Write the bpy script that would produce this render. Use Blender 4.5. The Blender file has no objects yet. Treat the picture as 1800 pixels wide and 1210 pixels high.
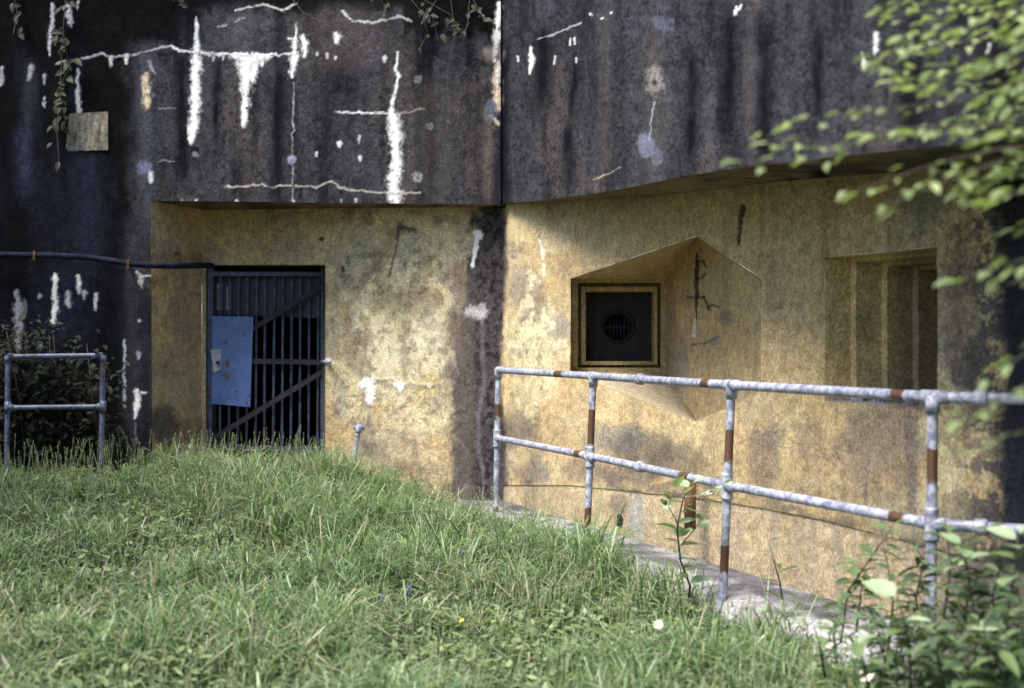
import bpy, math, random
import numpy as np
from mathutils import Vector, Matrix, Quaternion
from math import radians, sin, cos, pi

random.seed(7); RNG = np.random.default_rng(7)
SC = bpy.context.scene; COL = SC.collection

# ------------------------------------------------------------------ camera, sky, sun, exposure
S = 1.15          # metres per layout unit
EZ = 1.75         # eye height above the ground under the camera
F, CX, HY = 2500.0, 900.0, 597.0
cam = bpy.data.cameras.new('camera'); cam.lens = 50.0; cam.sensor_width = 36.0
cam.shift_y = -8.0/1800; cam.clip_end = 500; cam.clip_start = 0.05
cam.dof.use_dof = True; cam.dof.focus_distance = 10.0; cam.dof.aperture_fstop = 1.5
camo = bpy.data.objects.new('camera', cam); COL.objects.link(camo)
camo.location = (0, 0, EZ); camo.rotation_euler = (radians(90), 0, 0); SC.camera = camo

SUN_EL, SUN_AZ = 60.0, 225.0     # azimuth clockwise from +Y: light comes from behind the camera, to the left
world = bpy.data.worlds.new('World'); SC.world = world; world.use_nodes = True
wn = world.node_tree.nodes; wl = world.node_tree.links
sky = wn.new('ShaderNodeTexSky'); sky.sky_type = 'NISHITA'; sky.sun_disc = False
sky.sun_elevation = radians(SUN_EL); sky.sun_rotation = radians(SUN_AZ)
sky.dust_density = 2.0; sky.air_density = 1.0
wn['Background'].inputs['Strength'].default_value = 0.08
wl.new(sky.outputs[0], wn['Background'].inputs['Color'])
sd = bpy.data.lights.new('sun', 'SUN'); sd.energy = 2.1; sd.angle = radians(30.0); sd.color = (1.0, 0.95, 0.85)
so = bpy.data.objects.new('sun', sd); COL.objects.link(so); so.location = (-8, -6, 14)
az, el = radians(SUN_AZ), radians(SUN_EL)
sdir = Vector((sin(az)*cos(el), cos(az)*cos(el), sin(el)))
so.rotation_euler = sdir.to_track_quat('Z', 'Y').to_euler()
SC.view_settings.view_transform = 'Standard'; SC.view_settings.look = 'None'
SC.view_settings.gamma = 1.0; SC.view_settings.exposure = 2.15
SC.render.engine = 'CYCLES'

# ------------------------------------------------------------------ small helpers
def W(px, py, D):
    return (S*(px-CX)/F*D, S*D, EZ + S*(HY-py)/F*D)
def G(X, D, z):                                   # layout units relative to the eye
    return (S*X, S*D, EZ + S*z)
def prop(o, label=None, cat=None, group=None, kind=None):
    if label: o['label'] = label
    if cat: o['category'] = cat
    if group: o['group'] = group
    if kind: o['kind'] = kind
    return o
def empty(name, loc, label, cat, group=None):
    o = bpy.data.objects.new(name, None); COL.objects.link(o); o.location = loc
    o.empty_display_size = 0.1
    return prop(o, label, cat, group)
ROOTLOC = {}
def rootloc(p):
    while p is not None and p.parent is not None: p = p.parent
    return Vector(p.location) if p is not None else Vector((0, 0, 0))
def mk(name, verts, faces, mat, parent=None, smooth=False, attrs=None, loc=None):
    """verts in world metres; links one mesh object, origin at its root (or at loc)"""
    me = bpy.data.meshes.new(name)
    v = np.asarray(verts, dtype=np.float64).reshape(-1, 3)
    off = rootloc(parent) if parent is not None else Vector(loc or (0, 0, 0))
    v = v - np.array(off)
    if isinstance(faces, np.ndarray):
        k = faces.shape[1]; n = len(faces)
        me.vertices.add(len(v)); me.vertices.foreach_set('co', v.astype(np.float32).ravel())
        me.loops.add(n*k); me.loops.foreach_set('vertex_index', faces.astype(np.int32).ravel())
        me.polygons.add(n); me.polygons.foreach_set('loop_start', np.arange(0, n*k, k, dtype=np.int32))
        me.update(calc_edges=True)
    else:
        me.from_pydata(v.tolist(), [], faces); me.update()
    if attrs:
        for an, arr in attrs.items():
            arr = np.asarray(arr, dtype=np.float32)
            if arr.ndim == 1:
                a = me.attributes.new(an, 'FLOAT', 'POINT'); a.data.foreach_set('value', arr)
            else:
                a = me.attributes.new(an, 'FLOAT_COLOR', 'POINT')
                if arr.shape[1] == 3: arr = np.hstack([arr, np.ones((len(arr), 1), np.float32)])
                a.data.foreach_set('color', arr.ravel())
    if smooth: me.polygons.foreach_set('use_smooth', np.ones(len(me.polygons), bool))
    if mat: me.materials.append(mat)
    o = bpy.data.objects.new(name, me); COL.objects.link(o)
    if parent is not None: o.parent = parent
    else: o.location = off
    return o
class MB:
    def __init__(s): s.v = []; s.f = []; s.a = []
    def add(s, v, f, a=0.0):
        b = len(s.v); s.v += [tuple(p) for p in v]; s.f += [tuple(i+b for i in q) for q in f]
        s.a += list(a) if hasattr(a, '__len__') else [a]*len(v)
    def box(s, c, sx, sy, sz, M=None):
        M = M or Matrix.Identity(3); c = Vector(c)
        v = [c + M @ Vector((x*sx/2, y*sy/2, z*sz/2)) for x in (-1, 1) for y in (-1, 1) for z in (-1, 1)]
        s.add(v, [(0,1,3,2),(4,6,7,5),(0,4,5,1),(2,3,7,6),(0,2,6,4),(1,5,7,3)])
    def bar(s, p, q, w, t, up=(0, -1, 0)):                 # flat bar from p to q, w across, t thick along up
        p, q = Vector(p), Vector(q); d = (q-p).normalized(); n = Vector(up); n = (n - d*n.dot(d)).normalized()
        sd_ = d.cross(n); M = Matrix((d, sd_, n)).transposed()
        s.box((p+q)/2, (q-p).length, w, t, M)
    def tube(s, pts, r, seg=12, cap=True, fn=None, step=None, wob=0.0):
        pts = [Vector(p) for p in pts]
        if step:
            o = [pts[0]]
            for a, b in zip(pts[:-1], pts[1:]):
                n = max(1, int((b-a).length/step))
                o += [a.lerp(b, (i+1)/n) for i in range(n)]
            pts = o
        rr = r if hasattr(r, '__len__') else [r]*len(pts)
        if len(rr) != len(pts): rr = list(np.interp(np.linspace(0, 1, len(pts)), np.linspace(0, 1, len(rr)), rr))
        d0 = (pts[1]-pts[0]).normalized(); n = d0.orthogonal().normalized(); v = []; a = []
        for i, p in enumerate(pts):
            d = (pts[min(i+1, len(pts)-1)]-pts[max(i-1, 0)]).normalized()
            n = (n - d*n.dot(d)).normalized(); b = d.cross(n)
            for k in range(seg):
                t = 2*pi*k/seg; q = rr[i]*(1+wob*(random.random()-.5))
                v.append(p + (n*cos(t)+b*sin(t))*q); a.append(fn(p) if fn else 0.0)
        f = [(i*seg+k, i*seg+(k+1) % seg, (i+1)*seg+(k+1) % seg, (i+1)*seg+k) for i in range(len(pts)-1) for k in range(seg)]
        if cap: f += [tuple(range(seg))[::-1], tuple((len(pts)-1)*seg+k for k in range(seg))]
        s.add(v, f, a)
    def build(s, name, mat, parent=None, smooth=False, attr=None, loc=None):
        return mk(name, s.v, s.f, mat, parent, smooth, {attr: s.a} if attr else None, loc)

# ------------------------------------------------------------------ numpy noise
def _h(ix, iy, seed):
    n = (ix.astype(np.int64)*374761393 + iy.astype(np.int64)*668265263 + seed*974711) & 0xffffffff
    n = ((n ^ (n >> 13))*1274126177) & 0xffffffff
    n = ((n ^ (n >> 16))*2246822519) & 0xffffffff
    return ((n ^ (n >> 15)) & 0xffffff)/float(0xffffff)
def vn(x, y, seed=0):
    x = np.asarray(x, float); y = np.asarray(y, float)
    ix = np.floor(x); iy = np.floor(y); fx = x-ix; fy = y-iy
    fx = fx*fx*(3-2*fx); fy = fy*fy*(3-2*fy)
    a = _h(ix, iy, seed); b = _h(ix+1, iy, seed); c = _h(ix, iy+1, seed); d = _h(ix+1, iy+1, seed)
    return (a*(1-fx)+b*fx)*(1-fy) + (c*(1-fx)+d*fx)*fy
def fbm(x, y, seed=0, o=4):
    s = 0; amp = .5; t = 0
    for k in range(o):
        s = s + amp*vn(x*2**k+k*17.3, y*2**k-k*9.1, seed+k*31); t += amp; amp *= .55
    return s/t
def sst(a, b, x):
    t = np.clip((x-a)/(b-a), 0, 1); return t*t*(3-2*t)

# ------------------------------------------------------------------ materials
def newmat(name):
    m = bpy.data.materials.new(name); m.use_nodes = True
    n = m.node_tree.nodes; l = m.node_tree.links; return m, n, l, n['Principled BSDF']
def noise(n, l, scale, detail=4, rough=.6, vec=None, typ='ShaderNodeTexNoise'):
    t = n.new(typ); t.inputs['Scale'].default_value = scale
    if typ == 'ShaderNodeTexNoise':
        t.inputs['Detail'].default_value = detail; t.inputs['Roughness'].default_value = rough
    if vec: l.new(vec, t.inputs['Vector'])
    return t
def ramp(n, l, fac, stops):
    r = n.new('ShaderNodeValToRGB'); e = r.color_ramp.elements
    while len(e) < len(stops): e.new(0.5)
    for k, (p, c) in enumerate(stops):
        e[k].position = p; e[k].color = (*c, 1) if hasattr(c, '__len__') else (c, c, c, 1)
    l.new(fac, r.inputs[0]); return r
def mix(n, l, a, b, fac, mode='MIX'):
    m = n.new('ShaderNodeMix'); m.data_type = 'RGBA'; m.blend_type = mode
    for s_, v in ((m.inputs[0], fac), (m.inputs[6], a), (m.inputs[7], b)):
        if hasattr(v, 'is_output'): l.new(v, s_)
        elif hasattr(v, '__len__'): s_.default_value = (*v, 1)
        else: s_.default_value = v
    return m.outputs[2]
def geo(n): 
    g = n.new('ShaderNodeNewGeometry'); return g.outputs['Position']

def mat_wall():                                            # stained, painted, rough-cast concrete; colour attribute plus grain
    m, n, l, b = newmat('stained_concrete')
    at = n.new('ShaderNodeAttribute'); at.attribute_name = 'col'
    pos = geo(n)
    f = noise(n, l, 55, 6, .75, pos); g = noise(n, l, 260, 3, .7, pos); h = noise(n, l, 14, 5, .65, pos)
    c = mix(n, l, at.outputs['Color'], ramp(n, l, f.outputs[0], [(.30, .38), (.50, 1.0), (.72, 1.75)]).outputs[0], 1.0, 'MULTIPLY')
    c = mix(n, l, c, ramp(n, l, g.outputs[0], [(.32, .50), (.5, 1.0), (.70, 1.65)]).outputs[0], 1.0, 'MULTIPLY')
    c = mix(n, l, c, ramp(n, l, h.outputs[0], [(.35, .80), (.6, 1.14)]).outputs[0], 1.0, 'MULTIPLY')
    # small pits
    v = noise(n, l, 34, vec=pos, typ='ShaderNodeTexVoronoi')
    c = mix(n, l, c, ramp(n, l, v.outputs['Distance'], [(.06, .35), (.14, 1.0)]).outputs[0], .55, 'MULTIPLY')
    lum = n.new('ShaderNodeRGBToBW'); l.new(at.outputs['Color'], lum.inputs[0])
    c = mix(n, l, c, at.outputs['Color'], ramp(n, l, lum.outputs[0], [(.52, 0.0), (.70, .85)]).outputs[0])
    l.new(c, b.inputs['Base Color']); b.inputs['Roughness'].default_value = .93
    b.inputs['Specular IOR Level'].default_value = .02
    bm = n.new('ShaderNodeBump'); bm.inputs['Strength'].default_value = .55; bm.inputs['Distance'].default_value = .012
    ad = n.new('ShaderNodeMath'); ad.operation = 'ADD'; l.new(f.outputs[0], ad.inputs[0]); l.new(g.outputs[0], ad.inputs[1])
    l.new(ad.outputs[0], bm.inputs['Height']); l.new(bm.outputs[0], b.inputs['Normal'])
    return m
def mat_plain(name, c1, c2, scale=8, rough=.8, metal=0, bump=.2, spec=.4, fine=60):
    m, n, l, b = newmat(name); pos = geo(n)
    f = noise(n, l, scale, 6, .7, pos); g = noise(n, l, fine, 4, .7, pos)
    c = mix(n, l, c1, c2, ramp(n, l, f.outputs[0], [(.38, 0.0), (.62, 1.0)]).outputs[0])
    c = mix(n, l, c, ramp(n, l, g.outputs[0], [(.3, .7), (.7, 1.25)]).outputs[0], 1.0, 'MULTIPLY')
    l.new(c, b.inputs['Base Color']); b.inputs['Roughness'].default_value = rough; b.inputs['Metallic'].default_value = metal
    b.inputs['Specular IOR Level'].default_value = spec
    bm = n.new('ShaderNodeBump'); bm.inputs['Strength'].default_value = bump; bm.inputs['Distance'].default_value = .01
    l.new(g.outputs[0], bm.inputs['Height']); l.new(bm.outputs[0], b.inputs['Normal'])
    return m
def mat_rail(name, light, dark, chip=(.40, .60), rough=.5):
    m, n, l, b = newmat(name); pos = geo(n)
    at = n.new('ShaderNodeAttribute'); at.attribute_name = 'rust'
    f = noise(n, l, 22, 6, .75, pos); g = noise(n, l, 90, 4, .7, pos); h = noise(n, l, 5, 3, .6, pos)
    c = mix(n, l, light, dark, ramp(n, l, f.outputs[0], [(chip[0], 0.0), (chip[1], 1.0)]).outputs[0])
    rc = mix(n, l, (.030, .018, .014), (.13, .062, .032), g.outputs[0])
    ad = n.new('ShaderNodeMath'); ad.operation = 'ADD'; l.new(at.outputs['Fac'], ad.inputs[0])
    s1 = n.new('ShaderNodeMath'); s1.operation = 'MULTIPLY_ADD'; l.new(f.outputs[0], s1.inputs[0]); s1.inputs[1].default_value = 1.7; s1.inputs[2].default_value = -.85
    l.new(s1.outputs[0], ad.inputs[1])
    msk = ramp(n, l, ad.outputs[0], [(.42, 0.0), (.62, 1.0)]).outputs[0]
    c = mix(n, l, c, rc, msk)
    c = mix(n, l, c, ramp(n, l, h.outputs[0], [(.3, .8), (.7, 1.1)]).outputs[0], 1.0, 'MULTIPLY')
    l.new(c, b.inputs['Base Color']); b.inputs['Roughness'].default_value = rough
    bm = n.new('ShaderNodeBump'); bm.inputs['Strength'].default_value = .3; bm.inputs['Distance'].default_value = .004
    l.new(f.outputs[0], bm.inputs['Height']); l.new(bm.outputs[0], b.inputs['Normal'])
    return m
def mat_leaf(name, c1, c2, trans=.35, rough=.55, attr=False, spec=.35):
    m, n, l, b = newmat(name); oi = n.new('ShaderNodeObjectInfo'); pos = geo(n)
    f = noise(n, l, 6, 3, .6, pos)
    if attr:
        at = n.new('ShaderNodeAttribute'); at.attribute_name = 'col'; c = at.outputs['Color']
    else:
        ad = n.new('ShaderNodeMath'); ad.operation = 'MULTIPLY_ADD'; l.new(oi.outputs['Random'], ad.inputs[0]); ad.inputs[1].default_value = .7
        l.new(f.outputs[0], ad.inputs[2])
        c = mix(n, l, c1, c2, ramp(n, l, ad.outputs[0], [(.35, 0.0), (1.0, 1.0)]).outputs[0])
    l.new(c, b.inputs['Base Color']); b.inputs['Roughness'].default_value = rough; b.inputs['Specular IOR Level'].default_value = spec
    t = n.new('ShaderNodeBsdfTranslucent'); l.new(mix(n, l, c, (1.25, 1.35, .7), 1.0, 'MULTIPLY'), t.inputs['Color'])
    ms = n.new('ShaderNodeMixShader'); ms.inputs[0].default_value = trans
    l.new(b.outputs[0], ms.inputs[1]); l.new(t.outputs[0], ms.inputs[2]); l.new(ms.outputs[0], n['Material Output'].inputs['Surface'])
    return m

M_wall = mat_wall()
M_path = mat_wall(); M_path.name = 'worn_concrete'
M_soil = mat_plain('soil_and_moss', (.035, .032, .018), (.05, .065, .022), 3, .95, 0, .6, .1, 30)
M_rail = mat_rail('galvanised_pipe', (.43, .45, .54), (.14, .15, .23), (.38, .58))
M_rail2 = mat_rail('blue_grey_pipe', (.12, .145, .26), (.035, .04, .07))
M_bluebar = mat_rail('blue_painted_bar', (.085, .105, .20), (.02, .02, .035), (.36, .60), .6)
M_blue = mat_rail('blue_painted_sheet', (.09, .155, .40), (.06, .105, .28), (.35, .7), .5)
M_brace = mat_plain('rusted_brace_steel', (.020, .020, .028), (.040, .036, .042), 12, .8, .2, .4)
M_lock = mat_plain('pale_lock_plate', (.42, .45, .56), (.22, .22, .28), 30, .6)
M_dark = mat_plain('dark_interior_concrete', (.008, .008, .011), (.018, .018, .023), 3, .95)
M_steel = mat_plain('dark_armour_steel', (.010, .009, .016), (.02, .017, .026), 14, .7, .1)
M_pane = mat_plain('grey_backing_sheet', (.02, .024, .045), (.035, .035, .055), 6, .6)
M_pale = mat_plain('pale_peeled_paint', (.30, .31, .38), (.16, .17, .22), 18, .8)
M_rust = mat_plain('rusty_iron', (.07, .04, .025), (.16, .08, .035), 20, .9, .1, .6)
M_pipe = mat_plain('old_lead_grey_pipe', (.008, .010, .020), (.020, .022, .040), 10, .9, 0, .2, .05)
M_bark = mat_plain('dark_stem', (.045, .04, .035), (.09, .075, .06), 30, .9)
M_tleaf = mat_leaf('tree_leaf', (.09, .14, .055), (.33, .39, .19), .42)
M_wleaf = mat_leaf('weed_leaf', (.035, .075, .035), (.13, .19, .085), .3, .6, False, .2)
M_dleaf = mat_leaf('dull_weed_leaf', (.03, .05, .03), (.10, .14, .075), .25, .6)
M_pleaf = mat_leaf('downy_pale_leaf', (.12, .20, .08), (.34, .42, .28), .3, .7)
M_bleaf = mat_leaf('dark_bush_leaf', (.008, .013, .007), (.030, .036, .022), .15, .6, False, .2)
M_grass = mat_leaf('grass_blades', None, None, .38, .55, True, .3)
M_white = mat_leaf('white_petal', (.75, .74, .70), (.8, .8, .78), .2)
M_bluef = mat_leaf('blue_petal', (.11, .11, .55), (.2, .18, .7), .3)
M_yelf = mat_leaf('yellow_petal', (.65, .5, .03), (.75, .6, .05), .2)

# ------------------------------------------------------------------ vertical planes in plan (layout units)
def plane(a, b):      # from two (px, depth) pairs
    return ((a[0]-CX)/F*a[1], a[1], (b[0]-CX)/F*b[1], b[1])
def dep(pl, px):
    k = (px-CX)/F; x1, d1, x2, d2 = pl; dx, dd = x2-x1, d2-d1
    t = (k*d1-x1)/(dx-k*dd); return d1+t*dd
PL_front = plane((0, 10.75), (880, 10.95))              # dark front of the bunker, over the door
PL_ret = plane((265, dep(PL_front, 265)), (355, 11.55)) # splayed return beside the door
PL_door = plane((355, 11.55), (887, 11.12))             # yellow wall with the door
PL_wing = (-.07, 11.1, 1.55, 6.9)                       # yellow wing that comes towards the camera
WU = Vector((1.62, -4.2, 0)).normalized(); WN = Vector((-WU.y, WU.x, 0))   # along the wing / into the wing
if WN.y < 0: WN = -WN
PL_plinth = (-.07+WN.x*.006, 11.1+WN.y*.006, 1.55+WN.x*.006, 6.9+WN.y*.006)
PL_visor = (-.0657, 10.95, 1.257, 5.34)                  # dark overhang above the wing
def ypx(z, D): return HY - z*F/D

# ------------------------------------------------------------------ painting of stains, in paint strokes on the walls
def segd(px, py, pts, rad):
    """normalised distance to a polyline with radius per point (<1 inside)"""
    best = np.full(px.shape, 1e9)
    for i in range(len(pts)-1):
        (ax, ay), (bx, by) = pts[i], pts[i+1]; ra, rb = rad[i], rad[i+1]
        dx, dy = bx-ax, by-ay; L = dx*dx+dy*dy+1e-9
        t = np.clip(((px-ax)*dx+(py-ay)*dy)/L, 0, 1)
        d = np.hypot(px-(ax+t*dx), py-(ay+t*dy))/(ra+(rb-ra)*t)
        best = np.minimum(best, d)
    return best
class Paint:
    def __init__(s, px, py, col):
        s.px, s.py, s.c = px, py, col.copy(); s.h = np.zeros(len(px))
        s.n1 = fbm(px/7, py/9, 5, 3)-.5; s.n2 = fbm(px/38, py/50, 9, 4)-.5
        s.ed = fbm(px/2.6+py/9, py/4.2-px/11, 21, 2)-.5; s.n6 = fbm(px/3.4, py/6.5, 33, 3); s.n4 = fbm(px/15, py/15, 27, 3); s.n5 = fbm(px/9, py/16, 29, 3); s.n3 = fbm((px+py*.3)/5, (py-px*.2)/7, 25, 3)-.5
    def put(s, a, col, h=0.0):
        a = np.clip(a, 0, 1)[:, None]; s.c = s.c*(1-a)+np.array(col)[None]*a
        s.h += h*a[:, 0]
    def line(s, pts, r, col, al=1.0, soft=.25, am=1.0, h=0.0):
        if not hasattr(r, '__len__'): r = [r]*len(pts)
        if len(pts) == 1: pts = [pts[0], (pts[0][0]+.01, pts[0][1])]; r = [r[0], r[0]]
        x0 = min(p[0] for p in pts)-60; x1 = max(p[0] for p in pts)+60
        y0 = min(p[1] for p in pts)-60; y1 = max(p[1] for p in pts)+60
        w = (s.px > x0) & (s.px < x1) & (s.py > y0) & (s.py < y1)
        if not w.any(): return
        d = np.full(s.px.shape, 9.); d[w] = segd(s.px[w]+s.n3[w]*3.2*am, s.py[w]+s.n1[w]*4, pts, r) - (s.n5[w]-.5)*.9*am*min(1, max(r)/4) + s.ed[w]*1.1*am
        if max(r) < 3.3: al = al*sst(.30, .50, s.n4+.12)
        s.put((1-sst(1-soft, 1+soft, d))*al, col, h)
    def spat(s, pts, rad, col, al):
        x0 = min(p[0] for p in pts)-40; x1 = max(p[0] for p in pts)+40; y0 = min(p[1] for p in pts)-40; y1 = max(p[1] for p in pts)+40
        w = (s.px > x0) & (s.px < x1) & (s.py > y0) & (s.py < y1)
        if not w.any(): return
        d = np.full(s.px.shape, 9.); d[w] = segd(s.px[w], s.py[w], pts, rad)
        s.put((1-sst(.6, 1.3, d))*sst(.53, .60, s.n6)*al, col)
    def blob(s, cx, cy, rx, ry, col, al=1.0, soft=.35, am=1.0):
        d = np.hypot((s.px-cx)/rx, (s.py-cy)/ry) + s.n2*1.1*am + s.n1*.5*am
        s.put((1-sst(1-soft, 1+soft, d))*al, col)
    def streak(s, x, y0, y1, w, col, al=1.0, fade=40):
        xx = s.px + (fbm(s.py/60, s.px/60, 77, 2)-.5)*14
        d = np.abs(xx-x)/w
        a = np.exp(-d*d)*sst(y0-fade, y0+fade*.3, s.py)*(1-sst(y1-fade, y1+fade, s.py))
        s.put(a*al*(.55+.9*fbm(s.px/5, s.py/25, 41, 3)), col)

WH = (.78, .78, .80); PE = (.60, .50, .40)
def paint_dark(px, py):
    n = len(px)
    grey = np.array((.046, .045, .056)); brown = np.array((.082, .072, .072)); blk = np.array((.004, .004, .005)); blu = np.array((.022, .025, .045))
    st = fbm(px/26, py/330, 3, 4); mot = fbm(px/14, py/16, 8, 5); big = fbm(px/150, py/110, 12, 3); dots = fbm(px/7, py/10, 15, 3); dots2 = fbm(px/3.1, py/3.6, 17, 2)
    c = grey[None]*(.35+1.3*mot)[:, None]
    b = sst(.45, .7, fbm(px/70, py/200, 19, 3))[:, None]*.65; c = c*(1-b)+brown[None]*b
    k = (sst(.50, .68, st*.62+mot*.38)*.78)[:, None]; c = c*(1-k)+np.array((.012, .012, .017))[None]*k
    k = (sst(.46, .66, dots2*.55+dots*.25+st*.2)*.72)[:, None]; c = c*(1-k)+np.array((.012, .012, .017))[None]*k
    P = Paint(px, py, c)
    # soot-black left third
    lf = 1-sst(215, 300, px+(big-.5)*90+(st-.5)*120)
    tl = (1-sst(300, 390, px+(big-.5)*60))*(1-sst(60, 110, py+(mot-.5)*60))
    tp = (1-sst(10, 34, py+(mot-.5)*50-40*(np.abs(px-800) < 90)))*(1-sst(860, 900, px))*.95
    P.put(np.maximum(lf, tl)*.97, blk); P.put(tp, blk)
    # bluish paler columns inside the black part
    colm = sst(.47, .64, fbm(px/34, py/420, 55, 3))*lf*sst(60, 130, py)
    P.put(colm*.2*(.5+mot), blu)
    P.streak(257, 100, 400, 15, (.065, .068, .09), .65); P.streak(150, 275, 470, 32, (.017, .02, .034), .8); P.streak(45, 240, 340, 16, (.03, .035, .065), .7)
    P.streak(50, 120, 230, 14, (.03, .035, .05), .6); P.streak(236, 400, 770, 20, (.036, .036, .048), .7); P.streak(118, 490, 600, 50, (.016, .018, .034), .8)
    # dark runs on the front and the visor
    for x, a, e, w in ((380, 120, 260, 9), (318, 110, 330, 14), (738, 70, 180, 18), (757, 80, 330, 8), (490, 140, 330, 8), (888, 90, 360, 9),
                       (1010, 120, 210, 11), (1000, 230, 330, 14), (1345, 40, 300, 14), (1283, 40, 250, 16), (1215, 100, 290, 13), (955, 60, 200, 22), (1440, 60, 240, 10), (1600, 120, 260, 26), (1760, 0, 260, 60), (600, 60, 160, 30)):
        P.streak(x, a, e, w, (.007, .007, .010), .95)
    for x, a, e, w in ((435, 230, 355, 8), (760, 150, 350, 60), (850, 180, 350, 12), (1150, 60, 320, 20), (1065, 20, 300, 14), (1320, 90, 280, 12)):
        P.streak(x, a, e, w, (.085, .075, .068), .35)
    P.streak(620, 30, 120, 70, (.10, .085, .09), .6); P.streak(420, 30, 80, 40, (.10, .09, .10), .5)
    # lime runs
    def w(pts, r, col=WH, al=1., **k):
        if not hasattr(r, '__len__'): r = [r]*len(pts)
        if len(pts) == 1: pts = [pts[0], (pts[0][0], pts[0][1]+.5)]; r = list(r)*2
        if len(pts) != len(r): r = [r[0]]*len(pts)
        q = []; rq_ = []                                     # break long strokes up so that the width wanders
        for i in range(len(pts)-1):
            (ax, ay), (bx, by) = pts[i], pts[i+1]; n_ = max(1, int(math.hypot(bx-ax, by-ay)/7))
            for j_ in range(n_):
                t = j_/n_; j0 = 0 if (i == 0 and j_ == 0) else 1
                q.append((ax+(bx-ax)*t+j0*random.gauss(0, 1.0), ay+(by-ay)*t+j0*random.gauss(0, 1.0))); rq_.append((r[i]+(r[i+1]-r[i])*t)*random.uniform(.55, 1.05))
        q.append(pts[-1]); rq_.append(r[-1]*.5)
        if max(r) > 3.5: P.spat(q, [v_*1.6 for v_ in rq_], tuple(v_*.6 for v_ in col), al*.55)
        k.setdefault('soft', .5); P.line(q, rq_, tuple(v_*.74 for v_ in col), al, h=.003*al, **k)
        if max(r) > 4: P.line(q, [v_*.62 for v_ in rq_], col, al*.9, soft=.7)
    w([(345, 30), (346, 62), (346, 100), (343, 180), (339, 235), (336, 252)], [1.5, 5, 8, 8, 9, 6])
    P.line([(341, 265)], 8, (.01, .01, .012)); P.line([(343, 272)], 5, (.25, .25, .3), .6)
    w([(100, 112), (140, 103), (180, 96), (195, 100), (230, 97), (260, 90), (300, 80)], 2.2, (.42, .42, .46))
    w([(300, 80), (318, 90), (345, 92), (400, 96), (470, 96), (520, 95)], 2.6)
    for x, y, r in ((195, 108, 4), (222, 103, 4), (375, 98, 4), (392, 97, 3)): w([(x, y-4), (x, y+8)], r, (.6, .6, .62))
    w([(408, 98), (440, 103), (478, 100)], [5, 9, 4]); w([(432, 105), (432, 160), (428, 222)], [14, 9, 6]); w([(446, 108), (444, 146)], [9, 4]); w([(464, 102), (461, 115)], 6)
    w([(520, 42), (521, 62)], 2); w([(508, 68), (520, 68)], 3); w([(519, 66), (518, 105), (514, 136)], [6, 7, 4]); w([(532, 66), (536, 78), (535, 100)], [6, 8, 4])
    for x, y, r in ((558, 96, 3.4), (575, 99, 3.6), (590, 102, 3), (592, 70, 7), (597, 255, 4), (631, 248, 3), (633, 280, 3.5), (556, 272, 3), (676, 105, 4), (632, 243, 3)): w([(x, y-r*.8), (x, y+r*.8)], r)
    w([(516, 145), (515, 250), (515, 352)], 1.3, (.5, .5, .52), .65)
    w([(700, 92), (696, 120), (700, 135), (694, 160), (690, 188)], [2, 2.6, 3, 3, 5]); w([(690, 190), (693, 225), (696, 262), (694, 300), (690, 330), (697, 356)], [6, 13, 9.5, 11, 8, 13])
    w([(588, 197), (630, 198), (688, 198)], 2.4); w([(690, 198), (720, 196), (745, 192)], 2, (.5, .42, .36), .6)
    w([(395, 329), (430, 327), (460, 325), (480, 329), (515, 326), (555, 330), (585, 318), (605, 333), (650, 338), (690, 340), (740, 338)], 1.9, (.55, .52, .5), .9)
    w([(415, 19), (440, 12), (462, 8), (480, 14), (497, 19), (522, 7)], 2.2, (.6, .6, .62)); w([(384, 47), (405, 42), (430, 32)], 2.2, (.4, .4, .42))
    w([(602, 20), (614, 34), (640, 40), (662, 40), (700, 30), (724, 38)], 2.5, (.62, .62, .64))
    w([(878, 6), (875, 40), (873, 75), (869, 108)], [4, 6, 6, 4]); w([(876, 108), (873, 140), (875, 170), (875, 198)], [4, 7, 8, 4], PE); w([(876, 120), (874, 150)], 4); w([(862, 205), (876, 218)], [4, 5], PE)
    P.blob(862, 195, 10, 16, (.12, .13, .2), .7, .2, 2); P.streak(858, 215, 350, 9, (.14, .115, .105), .6); P.blob(868, 95, 18, 16, (.3, .26, .25), .6)
    for pts, r in (([(934, 84), (935, 105), (932, 130)], [3, 4.6, 3]), ([(911, 100), (911, 107)], 3.2), ([(976, 100), (974, 113)], 1.9), ([(1003, 68), (1002, 80)], 2.4), ([(1011, 67), (1011, 78)], 3.5),
                   ([(1013, 103), (1013, 110)], 3.2), ([(1038, 26), (1035, 33)], 3.2), ([(1058, 33)], 3), ([(1074, 23)], 3.2), ([(1296, 12), (1294, 24), (1304, 10)], 2.6), ([(1541, 60), (1538, 96)], [6, 4]), ([(1516, 94), (1519, 121)], [3.6, 3.2]), ([(1740, 75), (1735, 95)], 3)):
        w(pts, r)
    w([(945, 70), (965, 62), (990, 53), (1022, 40)], 1.7, (.5, .5, .52), .8); w([(1150, 180), (1145, 210), (1143, 248)], 1.5, (.5, .5, .55), .8)
    P.blob(1137, 258, 10, 19, (.17, .18, .26), .7, .2, 2.2); P.blob(1152, 276, 8, 16, (.13, .14, .2), .6, .2, 2.2); P.blob(1158, 38, 18, 15, (.11, .115, .16), .6, .3, 2.4); P.line([(1150, 130), (1152, 150)], [12, 14], (.26, .24, .23), .7, .5); P.line([(1150, 145)], 5, (.05, .045, .05))
    w([(1042, 315), (1068, 309), (1080, 300), (1092, 294)], 1.6, (.4, .36, .3), .8)
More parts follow.
